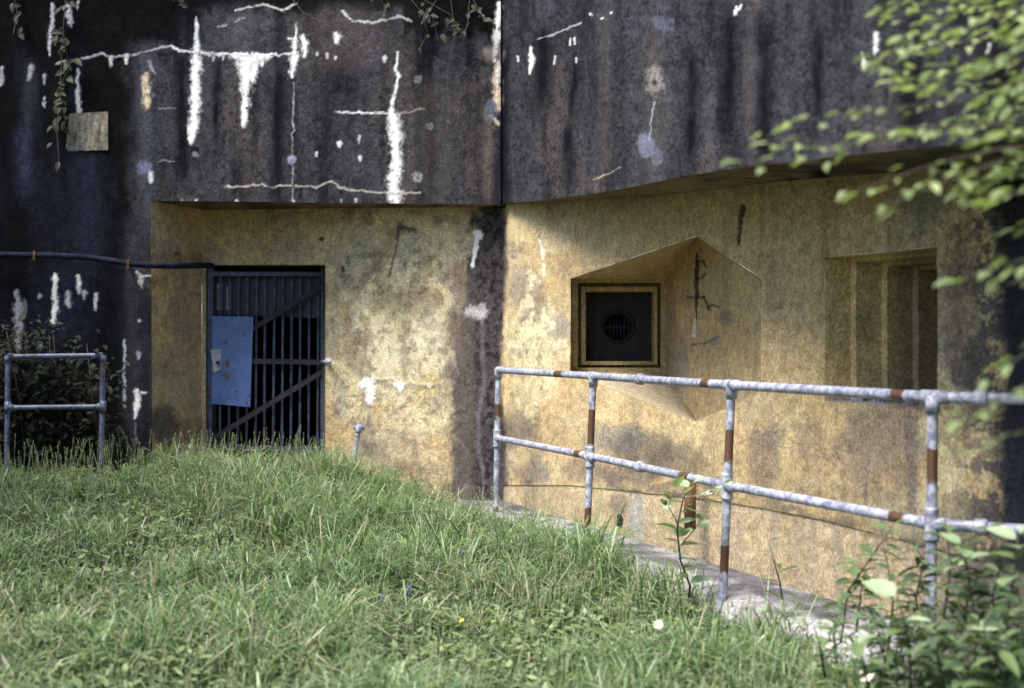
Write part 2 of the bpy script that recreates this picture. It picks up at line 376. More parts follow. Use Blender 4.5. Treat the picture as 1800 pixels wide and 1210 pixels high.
    P.blob(512, 281, 11, 10, (.26, .27, .38), .85, .2, 1.8); P.line([(735, 311)], 8, (.3, .31, .38), .7); P.line([(735, 311)], 3, (.06, .06, .07)); P.line([(735, 140)], 7, (.25, .25, .28), .5); P.line([(755, 222)], 6, (.25, .25, .28), .4)
    for x, e in ((320, 356), (345, 356), (416, 372), (515, 356), (600, 356), (625, 356), (690, 358)): w([(x, 352), (x, e)], 2.6, (.6, .58, .55))
    # the black left wall
    w([(92, 8), (92, 40), (88, 60), (88, 98)], [4, 5, 5, 2], (.38, .38, .42)); w([(112, 14), (122, 12)], 3, (.35, .35, .4)); w([(121, 12), (124, 47)], [6, 4], (.4, .4, .45)); w([(137, 5), (136, 16)], 3, (.4, .4, .45))
    w([(136, 122), (137, 165), (139, 205)], [2.4, 4, 4.5], (.55, .55, .58)); w([(78, 132), (78, 150)], 2.5, (.35, .35, .4)); w([(78, 170), (78, 190)], 3, (.45, .45, .5))
    w([(3, 120), (2, 150)], 5, (.3, .3, .34), .7); w([(55, 118), (50, 140)], 5, (.32, .31, .33), .7)
    w([(257, 130), (257, 160), (259, 190)], [6, 10, 8], (.55, .45, .34), .85); w([(262, 108), (272, 131)], 3, (.4, .4, .48), .8); w([(265, 305), (266, 322)], 4.5, (.55, .55, .62), .8); P.blob(256, 295, 14, 14, (.2, .22, .34), .6)
    for y in (285, 192): w([(280, y), (308, y-2)], 1.6, (.4, .4, .42), .5)
    w([(97, 484), (97, 530), (94, 572)], [4, 6, 4]); w([(137, 487), (139, 515)], [4, 5], (.5, .5, .54)); w([(119, 516), (122, 540)], [6, 5], (.42, .42, .46), .9); w([(149, 515), (148, 525)], 4, (.4, .4, .44)); w([(169, 518), (168, 545)], 3.6, (.55, .55, .6))
    w([(28, 512), (33, 540), (32, 585), (34, 620)], [4, 9, 9, 5], (.27, .27, .31), .85, am=1.5); w([(70, 520), (68, 525)], 4, (.3, .3, .33)); w([(69, 590), (69, 620)], 4, (.3, .3, .36), .7)
    w([(240, 478), (250, 487), (266, 486)], 2.5, (.5, .5, .52)); w([(247, 488), (249, 505)], 4, (.5, .48, .45)); w([(245, 565)], 3.5, (.5, .5, .55)); w([(244, 622), (244, 630)], 4, (.36, .36, .45))
    w([(219, 598), (219, 640), (218, 675), (220, 718)], [2.4, 2, 3.4, 3], (.4, .42, .52)); w([(240, 688), (240, 715), (237, 735)], [5, 6, 4.5]); w([(248, 690), (257, 692)], 3.4)
    w([(238, 745), (237, 775)], 2, (.3, .3, .33), .6)
    return P

def paint_yellow(px, py):
    yl = np.array((.47, .352, .195)); pale = np.array((.60, .51, .34)); grn = np.array((.36, .315, .225)); brn = np.array((.20, .15, .11)); dk = np.array((.075, .07, .08))
    m1 = fbm(px/60, py/70, 101, 4); m2 = fbm(px/13, py/15, 103, 5); m3 = fbm(px/95, py/120, 107, 4); st = fbm(px/22, py/260, 109, 4)
    c = yl[None]*(.84+.32*m2)[:, None]
    wing = sst(930, 1010, px)*(1-sst(1500, 1640, px))
    k = (sst(.42, .66, m1)*(.8-.55*wing)*sst(560, 640, px))[:, None]; c = c*(1-k)+pale[None]*k
    k = (sst(.5, .68, m3)*(.7-.35*wing))[:, None]; c = c*(1-k)+grn[None]*k
    k = (sst(.55, .72, st*.7+m2*.3)*.42)[:, None]; c = c*(1-k)+brn[None]*k
    k = (sst(.56, .70, m2*.6+fbm(px/33, py/28, 133, 4)*.4)*.35*(1-.5*wing))[:, None]; c = c*(1-k)+(brn*.75)[None]*k
    P = Paint(px, py, c)
    B = (.165, .13, .115); K = (.055, .052, .065); GY = (.22, .22, .22)
    for a in ((720, 440, 50, 50, (.58, .52, .30), .5), (700, 590, 70, 60, (.53, .50, .30), .7), (640, 530, 30, 30, (.62, .50, .27), .6), (730, 650, 45, 30, (.62, .52, .30), .7), (640, 690, 60, 40, (.58, .46, .24), .6), (760, 720, 40, 60, (.55, .47, .26), .6),
              (800, 400, 30, 40, (.56, .48, .28), .6), (940, 600, 50, 60, (.54, .50, .31), .8), (930, 400, 30, 26, (.55, .48, .29), .5), (920, 700, 30, 30, (.50, .46, .28), .6)): P.blob(*a)
    for a in ((740, 560, 60, 40, GY, .25), (610, 470, 18, 30, B, .5), (600, 700, 16, 40, GY, .7), (640, 600, 20, 28, B, .55), (800, 500, 24, 60, B, .55), (812, 640, 26, 80, B, .8), (930, 520, 28, 45, B, .7), (985, 580, 24, 30, GY, .6),
              (905, 760, 30, 34, K, .75), (940, 830, 36, 22, B, .7), (1085, 770, 50, 26, GY, .6), (1130, 790, 60, 36, K, .55), (1190, 810, 50, 30, K, .5), (1020, 830, 44, 26, B, .6), (1100, 835, 60, 18, B, .7),
              (1345, 800, 34, 46, B, .6), (1360, 770, 22, 30, (.10, .09, .10), .5), (1420, 780, 30, 50, B, .4), (1540, 790, 70, 70, B, .55), (1690, 560, 36, 120, B, .6), (1700, 650, 30, 40, K, .7), (1620, 360, 34, 22, (.14, .13, .15), .6),
              (1240, 500, 50, 60, (.34, .30, .20), .4), (1195, 640, 14, 50, GY, .6), (1180, 560, 10, 60, B, .3), (285, 740, 22, 34, K, .8), (290, 640, 16, 30, B, .4), (320, 560, 26, 60, B, .35), (330, 760, 30, 22, B, .5), (300, 460, 20, 30, B, .4),
              (700, 790, 60, 30, B, .45), (640, 770, 20, 30, B, .5), (745, 830, 60, 16, B, .5), (590, 560, 12, 60, (.34, .28, .19), .5)): P.blob(*a)
    cz = sst(.38, .56, fbm(px/42, py/52, 171, 4))*np.exp(-((px-715)/150)**2-((py-580)/200)**2)*1.25
    P.put(cz*.75, (.70, .63, .46)); P.put(sst(.50, .60, fbm(px/30, py/38, 173, 4))*np.exp(-((px-960)/80)**2-((py-540)/140)**2)*.8, (.64, .58, .41))
    gz = sst(.52, .64, fbm(px/34, py/44, 175, 4)); P.put(gz*(1-.7*wing)*.5, (.27, .25, .205))
    bz = sst(.54, .62, fbm(px/17, py/26, 177, 4))*sst(.45, .6, fbm(px/90, py/90, 179, 2)); P.put(bz*.45*(1-.6*wing), (.22, .165, .12))
    pz_ = sst(.60, .63, fbm(px/9, py/11, 181, 4))*sst(.42, .6, fbm(px/70, py/60, 183, 2)); P.put(pz_*.5*(1-.7*wing), (.14, .115, .10))
    # drifting tide lines
    def ln(pts, r, col, al=1., **k): P.line(pts, r, col, al, **k)
    ln([(705, 395), (670, 450), (635, 500), (612, 540), (604, 590), (612, 640), (650, 668), (700, 680), (770, 680)], [10, 12, 8, 6, 5, 5, 7, 6, 4], (.25, .20, .15), .65, soft=.8)
    ln([(640, 600), (638, 640), (660, 650)], [6, 7, 3], (.23, .17, .12), .6, soft=.7)
    ln([(700, 400), (696, 440), (684, 485)], [3, 2, 3], (.12, .10, .10), .8); ln([(705, 400), (728, 405)], [7, 3], (.1, .085, .085), .9, soft=.5)
    # dark bare pier at the bend
    e1 = 834-14*sst(360, 520, py)-24*sst(520, 700, py); 
    nn = (fbm(px/24, py/40, 140, 4)-.5)*34+(m2-.5)*16
    a = sst(-9, 9, px-e1+nn)*(1-sst(-6, 6, px-(886+6*np.sin(py/60))+nn*.3))
    P.put(a*.96, (.048, .043, .053)); P.put(a*sst(.5, .7, m2)*.5, (.10, .09, .105)); P.put(a*sst(.50, .66, fbm(px/6, py/8, 150, 3))*.8, (.015, .014, .018))
    a2 = sst(-12, 14, px-792+nn*1.2)*(1-sst(820, 846, px))*sst(430, 520, py); P.put(a2*.75*(.6+.6*m2), (.13, .108, .10))
    P.streak(846, 560, 860, 4, (.16, .155, .18), .6)
    w = lambda pts, r, col=WH, al=1.: P.line(pts, r, col, al, h=.005)
    w([(836, 410), (840, 412), (838, 430), (831, 466)], [5, 7, 4, 3]); w([(641, 676), (650, 673), (651, 705)], [9, 11, 7]); w([(694, 676), (706, 678), (704, 688)], [4, 6, 2]); w([(755, 676), (757, 684)], [5, 2], (.65, .6, .5)); w([(655, 668), (690, 664), (700, 674)], 1.6, (.7, .62, .45))
    P.line([(829, 548), (846, 548)], [10, 12], (.44, .43, .47), .9, .5)
    w([(946, 404), (950, 422)], 1.8, (.22, .16, .14)); w([(950, 424), (955, 445), (956, 458)], [2, 3.5, 1.5], (.7, .66, .6)); w([(956, 466), (958, 485)], [3, 1.5], (.7, .62, .45)); w([(577, 634), (580, 638)], 5, (.65, .62, .6))
    # cracks
    ck = lambda pts, r=2.0, al=.9: P.line(pts, r, (.03, .025, .025), al, h=-.012)
    ck([(1226, 445), (1224, 490), (1225, 525), (1223, 568)], [2, 3.8, 3, 1.5]); ck([(1226, 458), (1236, 460), (1241, 470)]); ck([(1225, 490), (1234, 488), (1241, 481)]); ck([(1209, 521), (1225, 524), (1238, 523), (1243, 533), (1247, 545)], 1.9)
    ck([(1247, 536), (1258, 538), (1265, 542)], 1.5); ck([(1217, 606), (1240, 604), (1262, 593)], 1.8, .8); w([(1222, 562), (1219, 590)], [2, 3.5], (.62, .58, .52))
    ck([(1303, 366), (1300, 395), (1297, 430)], [6, 4, 2]); P.blob(1275, 560, 16, 14, B, .5); P.blob(1255, 598, 14, 8, GY, .6)
    for x, y in ((603, 474), (566, 422), (313, 446), (690, 350)): P.line([(x, y)], 4.5, (.04, .035, .035), .9)
    # pale dust on the embrasure floor, dirt line above the plinth
    # right end: paint flaking off dark concrete
    flk = fbm(px/30, py/34, 160, 5)*.6+fbm(px/8, py/9, 161, 3)*.4
    a = sst(1650, 1740, px)*sst(.47, .54, flk-.10*(sst(1700, 1765, px))+.07*sst(1640, 1780, px)*0+.12*sst(1690, 1775, px))
    P.put(a*.85, (.075, .07, .085)); P.put(sst(1738, 1775, px+(m1-.5)*50), (.03, .03, .042))
    P.put(sst(1480, 1560, px)*(1-sst(1620, 1660, px))*sst(.45, .65, st)*sst(715, 735, py)*.7, (.19, .15, .14))
    P.put(sst(1500, 1600, px)*sst(700, 712, py)*(1-sst(712, 735, py))*(1-sst(1645, 1660, px))*.8, (.12, .10, .10))
    return P

def paint_plinth(px, py):
    m2 = fbm(px/13, py/15, 203, 5); st = fbm(px/14, py/200, 209, 4)
    c = np.array((.44, .35, .23))[None]*(.75+.5*m2)[:, None]
    k = (sst(.5, .72, st)*.45)[:, None]; c = c*(1-k)+np.array((.30, .25, .23))[None]*k
    P = Paint(px, py, c)
    a = sst(-9, 6, px-806)*(1-sst(-6, 6, px-886)); P.put(a*.9, (.10, .09, .10))
    P.put(sst(1560, 1700, px+(m2-.5)*80)*.8, (.12, .11, .12)); P.blob(1085, 885, 14, 18, (.14, .12, .11), .6); P.streak(1120, 880, 960, 14, (.42, .40, .40), .7)
    return P

def grid(pl, c, step):
    """patch on a vertical plane; c = photo corners TL, TR, BR, BL"""
    (x0, y0), (x1, y1), (x2, y2), (x3, y3) = c
    nu = max(1, int(max(abs(x1-x0), abs(x2-x3))/step)); nv = max(1, int(max(abs(y3-y0), abs(y2-y1))/step))
    u, v = np.meshgrid(np.linspace(0, 1, nu+1), np.linspace(0, 1, nv+1))
    px = (x0*(1-u)+x1*u)*(1-v)+(x3*(1-u)+x2*u)*v; py = (y0*(1-u)+y1*u)*(1-v)+(y3*(1-u)+y2*u)*v
    k = (px-CX)/F; X1, D1, X2, D2 = pl; dx, dd = X2-X1, D2-D1
    D = D1+(k*D1-X1)/(dx-k*dd)*dd
    i = np.arange((nu+1)*(nv+1)).reshape(nv+1, nu+1)
    f = np.stack([i[1:, :-1].ravel(), i[1:, 1:].ravel(), i[:-1, 1:].ravel(), i[:-1, :-1].ravel()], 1)
    return px.ravel(), py.ravel(), D.ravel(), f, np.tile([dd, -dx], (px.size, 1))/math.hypot(dx, dd)
def walls(name, patches, painter, parent, label=None, mat=None, relief=.004):
    PX = []; PY = []; DD = []; FF = []; NN = []; b = 0
    for pl, c, st in patches:
        px, py, D, f, nn = grid(pl, c, st)
        if nn[0][1] > 0: nn = -nn
        PX.append(px); PY.append(py); DD.append(D); FF.append(f+b); NN.append(nn); b += len(px)
    px, py, D, nn = map(np.concatenate, (PX, PY, DD, NN)); f = np.concatenate(FF)
    P = painter(px, py)
    v = np.stack([S*(px-CX)/F*D, S*D, EZ+S*(HY-py)/F*D], 1)
    h = P.h + relief*(fbm(px/16, py/18, 301, 3)-.5)*2 + relief*2*(fbm(px/110, py/90, 303, 2)-.5)
    v[:, 0] += nn[:, 0]*h; v[:, 1] += nn[:, 1]*h
    o = mk(name, v, f, mat or M_wall, parent, True, {'col': np.clip(P.c, .004, .9)})
    if label: prop(o, label)
    return o
def quads(name, polys, parent, painter, mat=None, cuts=14, label=None):
    """free quads given as (px,py,D) corners, subdivided and painted"""
    V = []; Fs = []; PX = []; PY = []; b = 0
    for q in polys:
        q = np.array([W(*p) for p in q]); n = cuts
        u, v = np.meshgrid(np.linspace(0, 1, n+1), np.linspace(0, 1, n+1)); u = u.ravel()[:, None]; v = v.ravel()[:, None]
        p = (q[0]*(1-u)+q[1]*u)*(1-v)+(q[3]*(1-u)+q[2]*u)*v
        i = np.arange((n+1)**2).reshape(n+1, n+1)
        Fs.append(np.stack([i[1:, :-1].ravel(), i[1:, 1:].ravel(), i[:-1, 1:].ravel(), i[:-1, :-1].ravel()], 1)+b); b += len(p)
        V.append(p); PX.append(CX+F*p[:, 0]/p[:, 1]); PY.append(HY-F*(p[:, 2]-EZ)/p[:, 1])
    V = np.concatenate(V); P = painter(np.concatenate(PX), np.concatenate(PY))
    o = mk(name, V, np.concatenate(Fs), mat or M_wall, parent, False, {'col': np.clip(P.c, .004, .9)})
    if label: prop(o, label)
    return o

# ------------------------------------------------------------------ the bunker
bunker = empty('bunker', G(0, 11.5, -1.3), 'old concrete bunker with black lime-streaked overhang and peeling yellow lower walls', 'bunker')
ZT = 3.2                                                   # top of the front, layout units above the eye
zs = 1.054
# front: over the door (down to the overhang edge) and the black wall left of the door (down to the ground)
def yF(px, z): return ypx(z, dep(PL_front, px))
yov = lambda px: 353+(px-265)*7.0/615
walls('wall', [(PL_front, [(-60, -30), (265, -30), (265, 353), (-60, 353)], 1.9), (PL_front, [(-60, 353), (265, 353), (268, 850), (-60, 850)], 1.9),
               (PL_front, [(-1300, -150), (-60, -150), (-60, 880), (-1300, 880)], 12), (PL_front, [(-60, -150), (265, -150), (265, -30), (-60, -30)], 8)], paint_dark, bunker,
      'soot-black concrete wall with white lime runs')
walls('overhang', [(PL_front, [(265, -30), (880, -30), (880, yov(880)), (265, 353)], 1.9), (PL_front, [(265, -150), (880, -150), (880, -30), (265, -30)], 8)], paint_dark, bunker, 'dark front over the gate, streaked with white lime')
vis = [(883, 359), (950, 352), (1050, 340), (1120, 327), (1200, 310), (1290, 297), (1380, 285), (1476, 275), (1580, 264), (1700, 253), (1800, 245), (2050, 226)]
pt = []
for (xa, ya), (xb, yb) in zip(vis[:-1], vis[1:]):
    pt.append((PL_visor, [(xa, -30), (xb, -30), (xb, yb), (xa, ya)], 1.9)); pt.append((PL_visor, [(xa, -420), (xb, -420), (xb, -30), (xa, -30)], 14))
walls('overhang', pt, paint_dark, bunker, 'dark concrete visor above the embrasure and the barred window')
# open joint at the bend
j = MB(); j.tube([W(882+rnd0, y_, 11.0) for y_, rnd0 in zip(range(-150, 370, 20), [random.uniform(-1.5, 1.5) for _ in range(30)])], .014, 6); j.bar(W(881.5, -150, 11.06), W(881.5, 366, 11.06), .16, .03); j.build('joint', M_dark, bunker)
# undersides
def Dv(px): return dep(PL_visor, px)
sof = []
for a, b in ((265, 420), (420, 575), (575, 730), (730, 886)):
    za = (HY-yov(a))*dep(PL_front, a)/F; zb = (HY-yov(b))*dep(PL_front, b)/F
    Da, Db = dep(PL_front, a), dep(PL_front, b)
    sof.append([(a, yov(a), Da), (b, yov(b), Db), (b, ypx(zb, 12.1), 12.1), (a, ypx(za, 12.1), 12.1)])
for (xa, ya), (xb, yb) in zip(vis[:-1], vis[1:]):
    q = []
    for x, y in ((xa, ya), (xb, yb)):
        D = Dv(x); z = (HY-y)*D/F; X = (x-CX)/F*D
        X2, D2 = X+WN.x*1.0, D+WN.y*1.0; q.append(((x, y, D), (CX+F*X2/D2, ypx(z, D2), D2)))
    sof.append([q[0][0], q[1][0], q[1][1], q[0][1]])
def paint_soffit(px, py):
    m = fbm(px/30, py/10, 401, 4); c = np.array((.17, .135, .085))[None]*(.6+.8*m)[:, None]; P = Paint(px, py, c)
    P.put(sst(.5, .65, fbm(px/50, py/14, 405, 3))*.8, (.05, .045, .05)); 
    for x, y in ((1392, 322), (1442, 308)): P.blob(x, y, 16, 9, (.015, .013, .015), 1.0)
    return P
quads('soffit', sof, bunker, paint_soffit)
# door bay: return, wall round the opening
walls('wall', [(PL_ret, [(265, 330), (355, 340), (355, 860), (267, 870)], 1.9)], paint_yellow, bunker, 'narrow yellow splayed return left of the gate')
DL, DR, DT = 362, 572, 466
yt = lambda px: ypx(1.25, dep(PL_door, px)); yb_ = lambda px: ypx(-1.35, dep(PL_door, px))
walls('wall', [(PL_door, [(355, yt(355)), (DL, yt(DL)), (DL, yb_(DL)), (355, yb_(355))], 1.9), (PL_door, [(DL, yt(DL)), (DR, yt(DR)), (DR, DT), (DL, DT)], 1.9),
               (PL_door, [(DR, yt(DR)), (887, yt(887)), (887, yb_(887)), (DR, yb_(DR))], 1.9)], paint_yellow, bunker, 'mottled yellow wall right of the gate')
# wing with embrasure and window
Dw = lambda px: dep(PL_wing, px)
yW = lambda px, z: ypx(z, Dw(px))
stepl = {885: 853, 1003: 853, 1225: 876, 1338: 893, 1450: 915, 1648: 966, 2050: 1075}
def full(a, b, st=2.2): return (PL_wing, [(a, yW(a, 1.3)), (b, yW(b, 1.3)), (b, stepl[b]), (a, stepl[a])], st)
zt, zb = .40, -.30
wp = [full(885, 1003), (PL_wing, [(1003, yW(1003, 1.3)), (1225, yW(1225, 1.3)), (1225, 415), (1003, 490)], 1.9), (PL_wing, [(1003, 655), (1225, 742), (1225, 876), (1003, 853)], 1.9),
      (PL_wing, [(1225, yW(1225, 1.3)), (1338, yW(1338, 1.3)), (1338, 490), (1225, 415)], 1.9), (PL_wing, [(1225, 742), (1338, 690), (1338, 893), (1225, 876)], 1.9), full(1338, 1450),
      (PL_wing, [(1450, yW(1450, 1.3)), (1648, yW(1648, 1.3)), (1648, yW(1648, zt)), (1450, yW(1450, zt))], 1.9), (PL_wing, [(1450, yW(1450, zb)), (1648, yW(1648, zb)), (1648, 966), (1450, 915)], 1.9), full(1648, 2050)]
def paint_wing(px, py):
    P = paint_yellow(px, py)
    ys = np.interp(px, list(stepl.keys()), list(stepl.values()))
    d = ys-py; a = np.exp(-np.clip(d, 0, 99)/(10+10*fbm(px/40, py*0, 500, 3)))*sst(1040, 1090, px)*sst(.35, .6, fbm(px/50, py/30, 507, 4)); P.put(a*.85, (.08, .07, .07))
    P.put(sst(1045, 1075, px)*(1-sst(1450, 1500, px))*sst(.42, .6, fbm(px/40, py/20, 501, 4))*sst(55, 20, d)*.6, (.13, .11, .11))
    return P
walls('wall', wp, paint_wing, bunker, 'flaking yellow wing wall with the embrasure and the stepped window')
pp = []; ks = sorted(stepl)
for a, b in zip(ks[:-1], ks[1:]):
    pp.append((PL_plinth, [(a, stepl[a]-4), (b, stepl[b]-4), (b, ypx(-1.5, dep(PL_plinth, b))), (a, ypx(-1.5, dep(PL_plinth, a)))], 2.6))
walls('plinth', pp, paint_plinth, bunker, 'pale ochre plinth under a ragged dirt line')
# ragged plaster lip along the foot of the upper wall
lip = []
for a, b in zip(ks[:-1], ks[1:]): 
    lip.append([(a, stepl[a], dep(PL_wing, a)), (b, stepl[b], dep(PL_wing, b)), (b, stepl[b]-1, dep(PL_wing, b)+.1), (a, stepl[a]-1, dep(PL_wing, a)+.1)])
quads('plaster_lip', lip, bunker, paint_soffit, cuts=3)

# embrasure: splayed hood and floor, cheek, stepped frame, steel plate with a round port
DF = 10.05
def cheekD(px):
    return dep(plane((1170, DF), (1346, 7.72)), px)
Tw = (1225, 415, Dw(1225)); Tc = (1225, 417, cheekD(1225)); Rw = (1338, 490, Dw(1338)); Rc = (1346, 500, 7.72)
Bw = (1225, 742, Dw(1225)); Bc = (1225, 740, cheekD(1225)); Rbw = (1338, 690, Dw(1338)); Rbc = (1346, 688, 7.72)
def paint_in(px, py):
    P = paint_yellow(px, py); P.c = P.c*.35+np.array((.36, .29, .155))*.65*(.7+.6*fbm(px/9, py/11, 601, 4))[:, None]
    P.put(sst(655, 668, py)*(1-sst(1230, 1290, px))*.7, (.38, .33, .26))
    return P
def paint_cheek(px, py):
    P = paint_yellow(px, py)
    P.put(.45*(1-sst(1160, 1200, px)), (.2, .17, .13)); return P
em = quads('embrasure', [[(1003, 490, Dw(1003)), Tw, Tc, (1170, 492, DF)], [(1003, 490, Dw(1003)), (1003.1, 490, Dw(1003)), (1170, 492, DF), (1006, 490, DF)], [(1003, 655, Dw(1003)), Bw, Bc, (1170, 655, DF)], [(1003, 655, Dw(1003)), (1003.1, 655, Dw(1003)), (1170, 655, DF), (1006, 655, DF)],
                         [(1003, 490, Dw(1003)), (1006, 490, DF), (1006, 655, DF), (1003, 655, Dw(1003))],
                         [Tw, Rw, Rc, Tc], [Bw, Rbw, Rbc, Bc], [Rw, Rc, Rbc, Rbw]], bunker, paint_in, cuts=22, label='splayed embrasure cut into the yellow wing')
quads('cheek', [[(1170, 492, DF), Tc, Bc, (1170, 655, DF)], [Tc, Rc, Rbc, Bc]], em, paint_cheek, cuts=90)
def rings(name, rs, parent, painter=paint_in):
    """rs = list of (x0,y0,x1,y1,D); consecutive frames joined"""
    qs = []
    for A, B in zip(rs[:-1], rs[1:]):
        c = lambda R: [(R[0], R[1], R[4]), (R[2], R[1], R[4]), (R[2], R[3], R[4]), (R[0], R[3], R[4])]
        a, b = c(A), c(B)
        for i in range(4): qs.append([a[i], a[(i+1) % 4], b[(i+1) % 4], b[i]])
    return quads(name, qs, parent, painter, cuts=6)
def deeper(R, D2):
    k = R[4]/D2
    return (CX+(R[0]-CX)*k, HY+(R[1]-HY)*k, CX+(R[2]-CX)*k, HY+(R[3]-HY)*k, D2)
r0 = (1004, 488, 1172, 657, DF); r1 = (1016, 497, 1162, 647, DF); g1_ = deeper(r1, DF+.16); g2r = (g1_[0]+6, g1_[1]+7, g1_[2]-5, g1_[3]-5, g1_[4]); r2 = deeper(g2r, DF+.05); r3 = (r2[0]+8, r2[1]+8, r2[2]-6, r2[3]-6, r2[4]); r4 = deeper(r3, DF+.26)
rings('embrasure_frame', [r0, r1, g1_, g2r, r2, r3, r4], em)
pc = Vector(W(1090, 576, DF+.25)); hw = .5*(W(r4[2], 0, r4[4])[0]-W(r4[0], 0, r4[4])[0]); hh = .5*(W(0, r4[1], r4[4])[2]-W(0, r4[3], r4[4])[2])
pcx = .5*(W(r4[2], 0, r4[4])[0]+W(r4[0], 0, r4[4])[0]); pcz = .5*(W(0, r4[1], r4[4])[2]+W(0, r4[3], r4[4])[2]); Yp = S*(DF+.24)
ns = 32; pr = .115; v = []; f = []
for t in range(ns):
    a = 2*pi*t/ns+pi/4; ca, sa = cos(a), sin(a); m = max(abs(ca), abs(sa))
    v += [(pcx+ca/m*hw, Yp, pcz+sa/m*hh), (pcx+ca*pr, Yp, pcz+sa*pr), (pcx+ca*pr*.8, Yp+.12, pcz+sa*pr*.8)]
for t in range(ns):
    a, b = 3*t, 3*((t+1) % ns); f += [(a, b, b+1, a+1), (a+1, b+1, b+2, a+2)]
pl = mk('armour_plate', v, f, M_steel, em)
rg = MB(); rg.tube([(pcx+cos(2*pi*t/28)*pr*1.12, Yp-.008, pcz+sin(2*pi*t/28)*pr*1.12) for t in range(29)], .012, 8); rg.build('port_ring', M_steel, em, True)
g2 = MB()
for k in range(-3, 4): g2.tube([(pcx+k*.03, Yp+.1, pcz-.09), (pcx+k*.03, Yp+.1, pcz+.09)], .005, 6)
g2.tube([(pcx-.1, Yp+.1, pcz), (pcx+.1, Yp+.1, pcz)], .006, 6); g2.build('port_grille', M_bluebar, em, True)
for (dx, dz) in ((-.9, -.9), (.9, -.9), (.9, .9), (-.9, .9)):
    b = MB(); b.tube([(pcx+dx*hw, Yp-.015, pcz+dz*hh), (pcx+dx*hw, Yp+.01, pcz+dz*hh)], .012, 6); b.build('bolt', M_rust, em)
bx = MB(); bx.box((pcx, Yp+.75, pcz), 1.0, 1.2, .8); o = bx.build('embrasure_chamber', M_dark, em)
o.data.polygons[4].select = False
# open the chamber's face towards the port
def drop_front(o):
    me = o.data; fs = [tuple(p.vertices) for p in me.polygons]; vs = [v.co.copy() for v in me.vertices]
    k = min(range(len(fs)), key=lambda i: sum((vs[j]).y for j in fs[i])); fs.pop(k); m2 = bpy.data.meshes.new(me.name); m2.from_pydata(vs, [], fs); m2.materials.append(me.materials[0]); o.data = m2
drop_front(o)

# stepped window in the wing (layout built along the wall)
def wl_pt(px):      # plan point on the wing in units
    D = Dw(px); return Vector(((px-CX)/F*D, D, 0))
A0, A1 = wl_pt(1450), wl_pt(1648); UU = (A1-A0).normalized(); LW = (A1-A0).length
def loc(u, z, n): p = A0+UU*u+WN*n; return (CX+F*p.x/p.y, ypx(z, p.y), p.y)
fr = []; n0 = 0
for i in range(5):
    ins = .044*i; it = .020*i; ib = .0
    fr.append((ins, zt-it, LW-ins, zb+ib, n0))
    n0 += .15 if i < 4 else .25
    fr.append((ins, zt-it, LW-ins, zb+ib, n0))
def rq(A, B):
    a = [loc(A[0], A[1], A[4]), loc(A[2], A[1], A[4]), loc(A[2], A[3], A[4]), loc(A[0], A[3], A[4])]
    b = [loc(B[0], B[1], B[4]), loc(B[2], B[1], B[4]), loc(B[2], B[3], B[4]), loc(B[0], B[3], B[4])]
    return [[a[i], a[(i+1) % 4], b[(i+1) % 4], b[i]] for i in range(4)]
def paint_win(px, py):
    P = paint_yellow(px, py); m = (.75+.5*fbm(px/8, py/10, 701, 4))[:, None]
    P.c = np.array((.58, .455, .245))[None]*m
    P.put(sst(676, 690, py)*.8, (.36, .33, .34)); P.blob(1520, 560, 20, 30, (.2, .17, .15), .4); P.put(sst(1545, 1600, px)*.6, (.13, .11, .10))  # inner steps painted darker than the outer ones, standing in for recess shade
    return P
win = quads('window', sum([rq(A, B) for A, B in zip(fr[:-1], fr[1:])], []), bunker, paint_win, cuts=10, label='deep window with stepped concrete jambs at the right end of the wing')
# window chamber
c0 = fr[-1]; pts = [loc(-.3, zt+.2, c0[4]+.002), loc(LW+.3, zt+.2, c0[4]+.002), loc(LW+.3, zb-.2, c0[4]+.002), loc(-.3, zb-.2, c0[4]+.002)]
back = [loc(-.3, zt+.2, c0[4]+1.5), loc(LW+.3, zt+.2, c0[4]+1.5), loc(LW+.3, zb-.2, c0[4]+1.5), loc(-.3, zb-.2, c0[4]+1.5)]
V = [W(*p) for p in pts+back]; mk('window_chamber', V, [(0,1,5,4),(1,2,6,5),(2,3,7,6),(3,0,4,7),(4,5,6,7)], M_dark, win)
sl = MB()
for (u, hgt) in ((.05, .02), (.2, .015), (.33, .03), (.5, .02), (.62, .025), (.7, .018)):
    p = loc(u, zb, .05+.3*random.random()); sl.box(Vector(W(*p))+Vector((0, 0, hgt*.5)), .05+.03*random.random(), .04, hgt, Matrix.Rotation(random.random()*3, 3, 'Z'))
for _ in range(60):
    p = loc(random.uniform(.02, LW-.04), zb, random.uniform(.02, .5)); sl.box(Vector(W(*p))+Vector((0, 0, .003)), .02*random.random()+.006, .014, .008+.012*random.random(), Matrix.Rotation(random.random()*3, 3, 'Z'))
prop(sl.build('rubble', M_pale, win), kind='stuff')
# bars deep in the window
for k in range(4):
    b = MB(); u = .30+.115*k; a = W(*loc(u, zb+.002, .62)); c = W(*loc(u, zt-.12, .62)); b.tube([a, c], .011, 8); b.build('bar', M_rust, win, True)

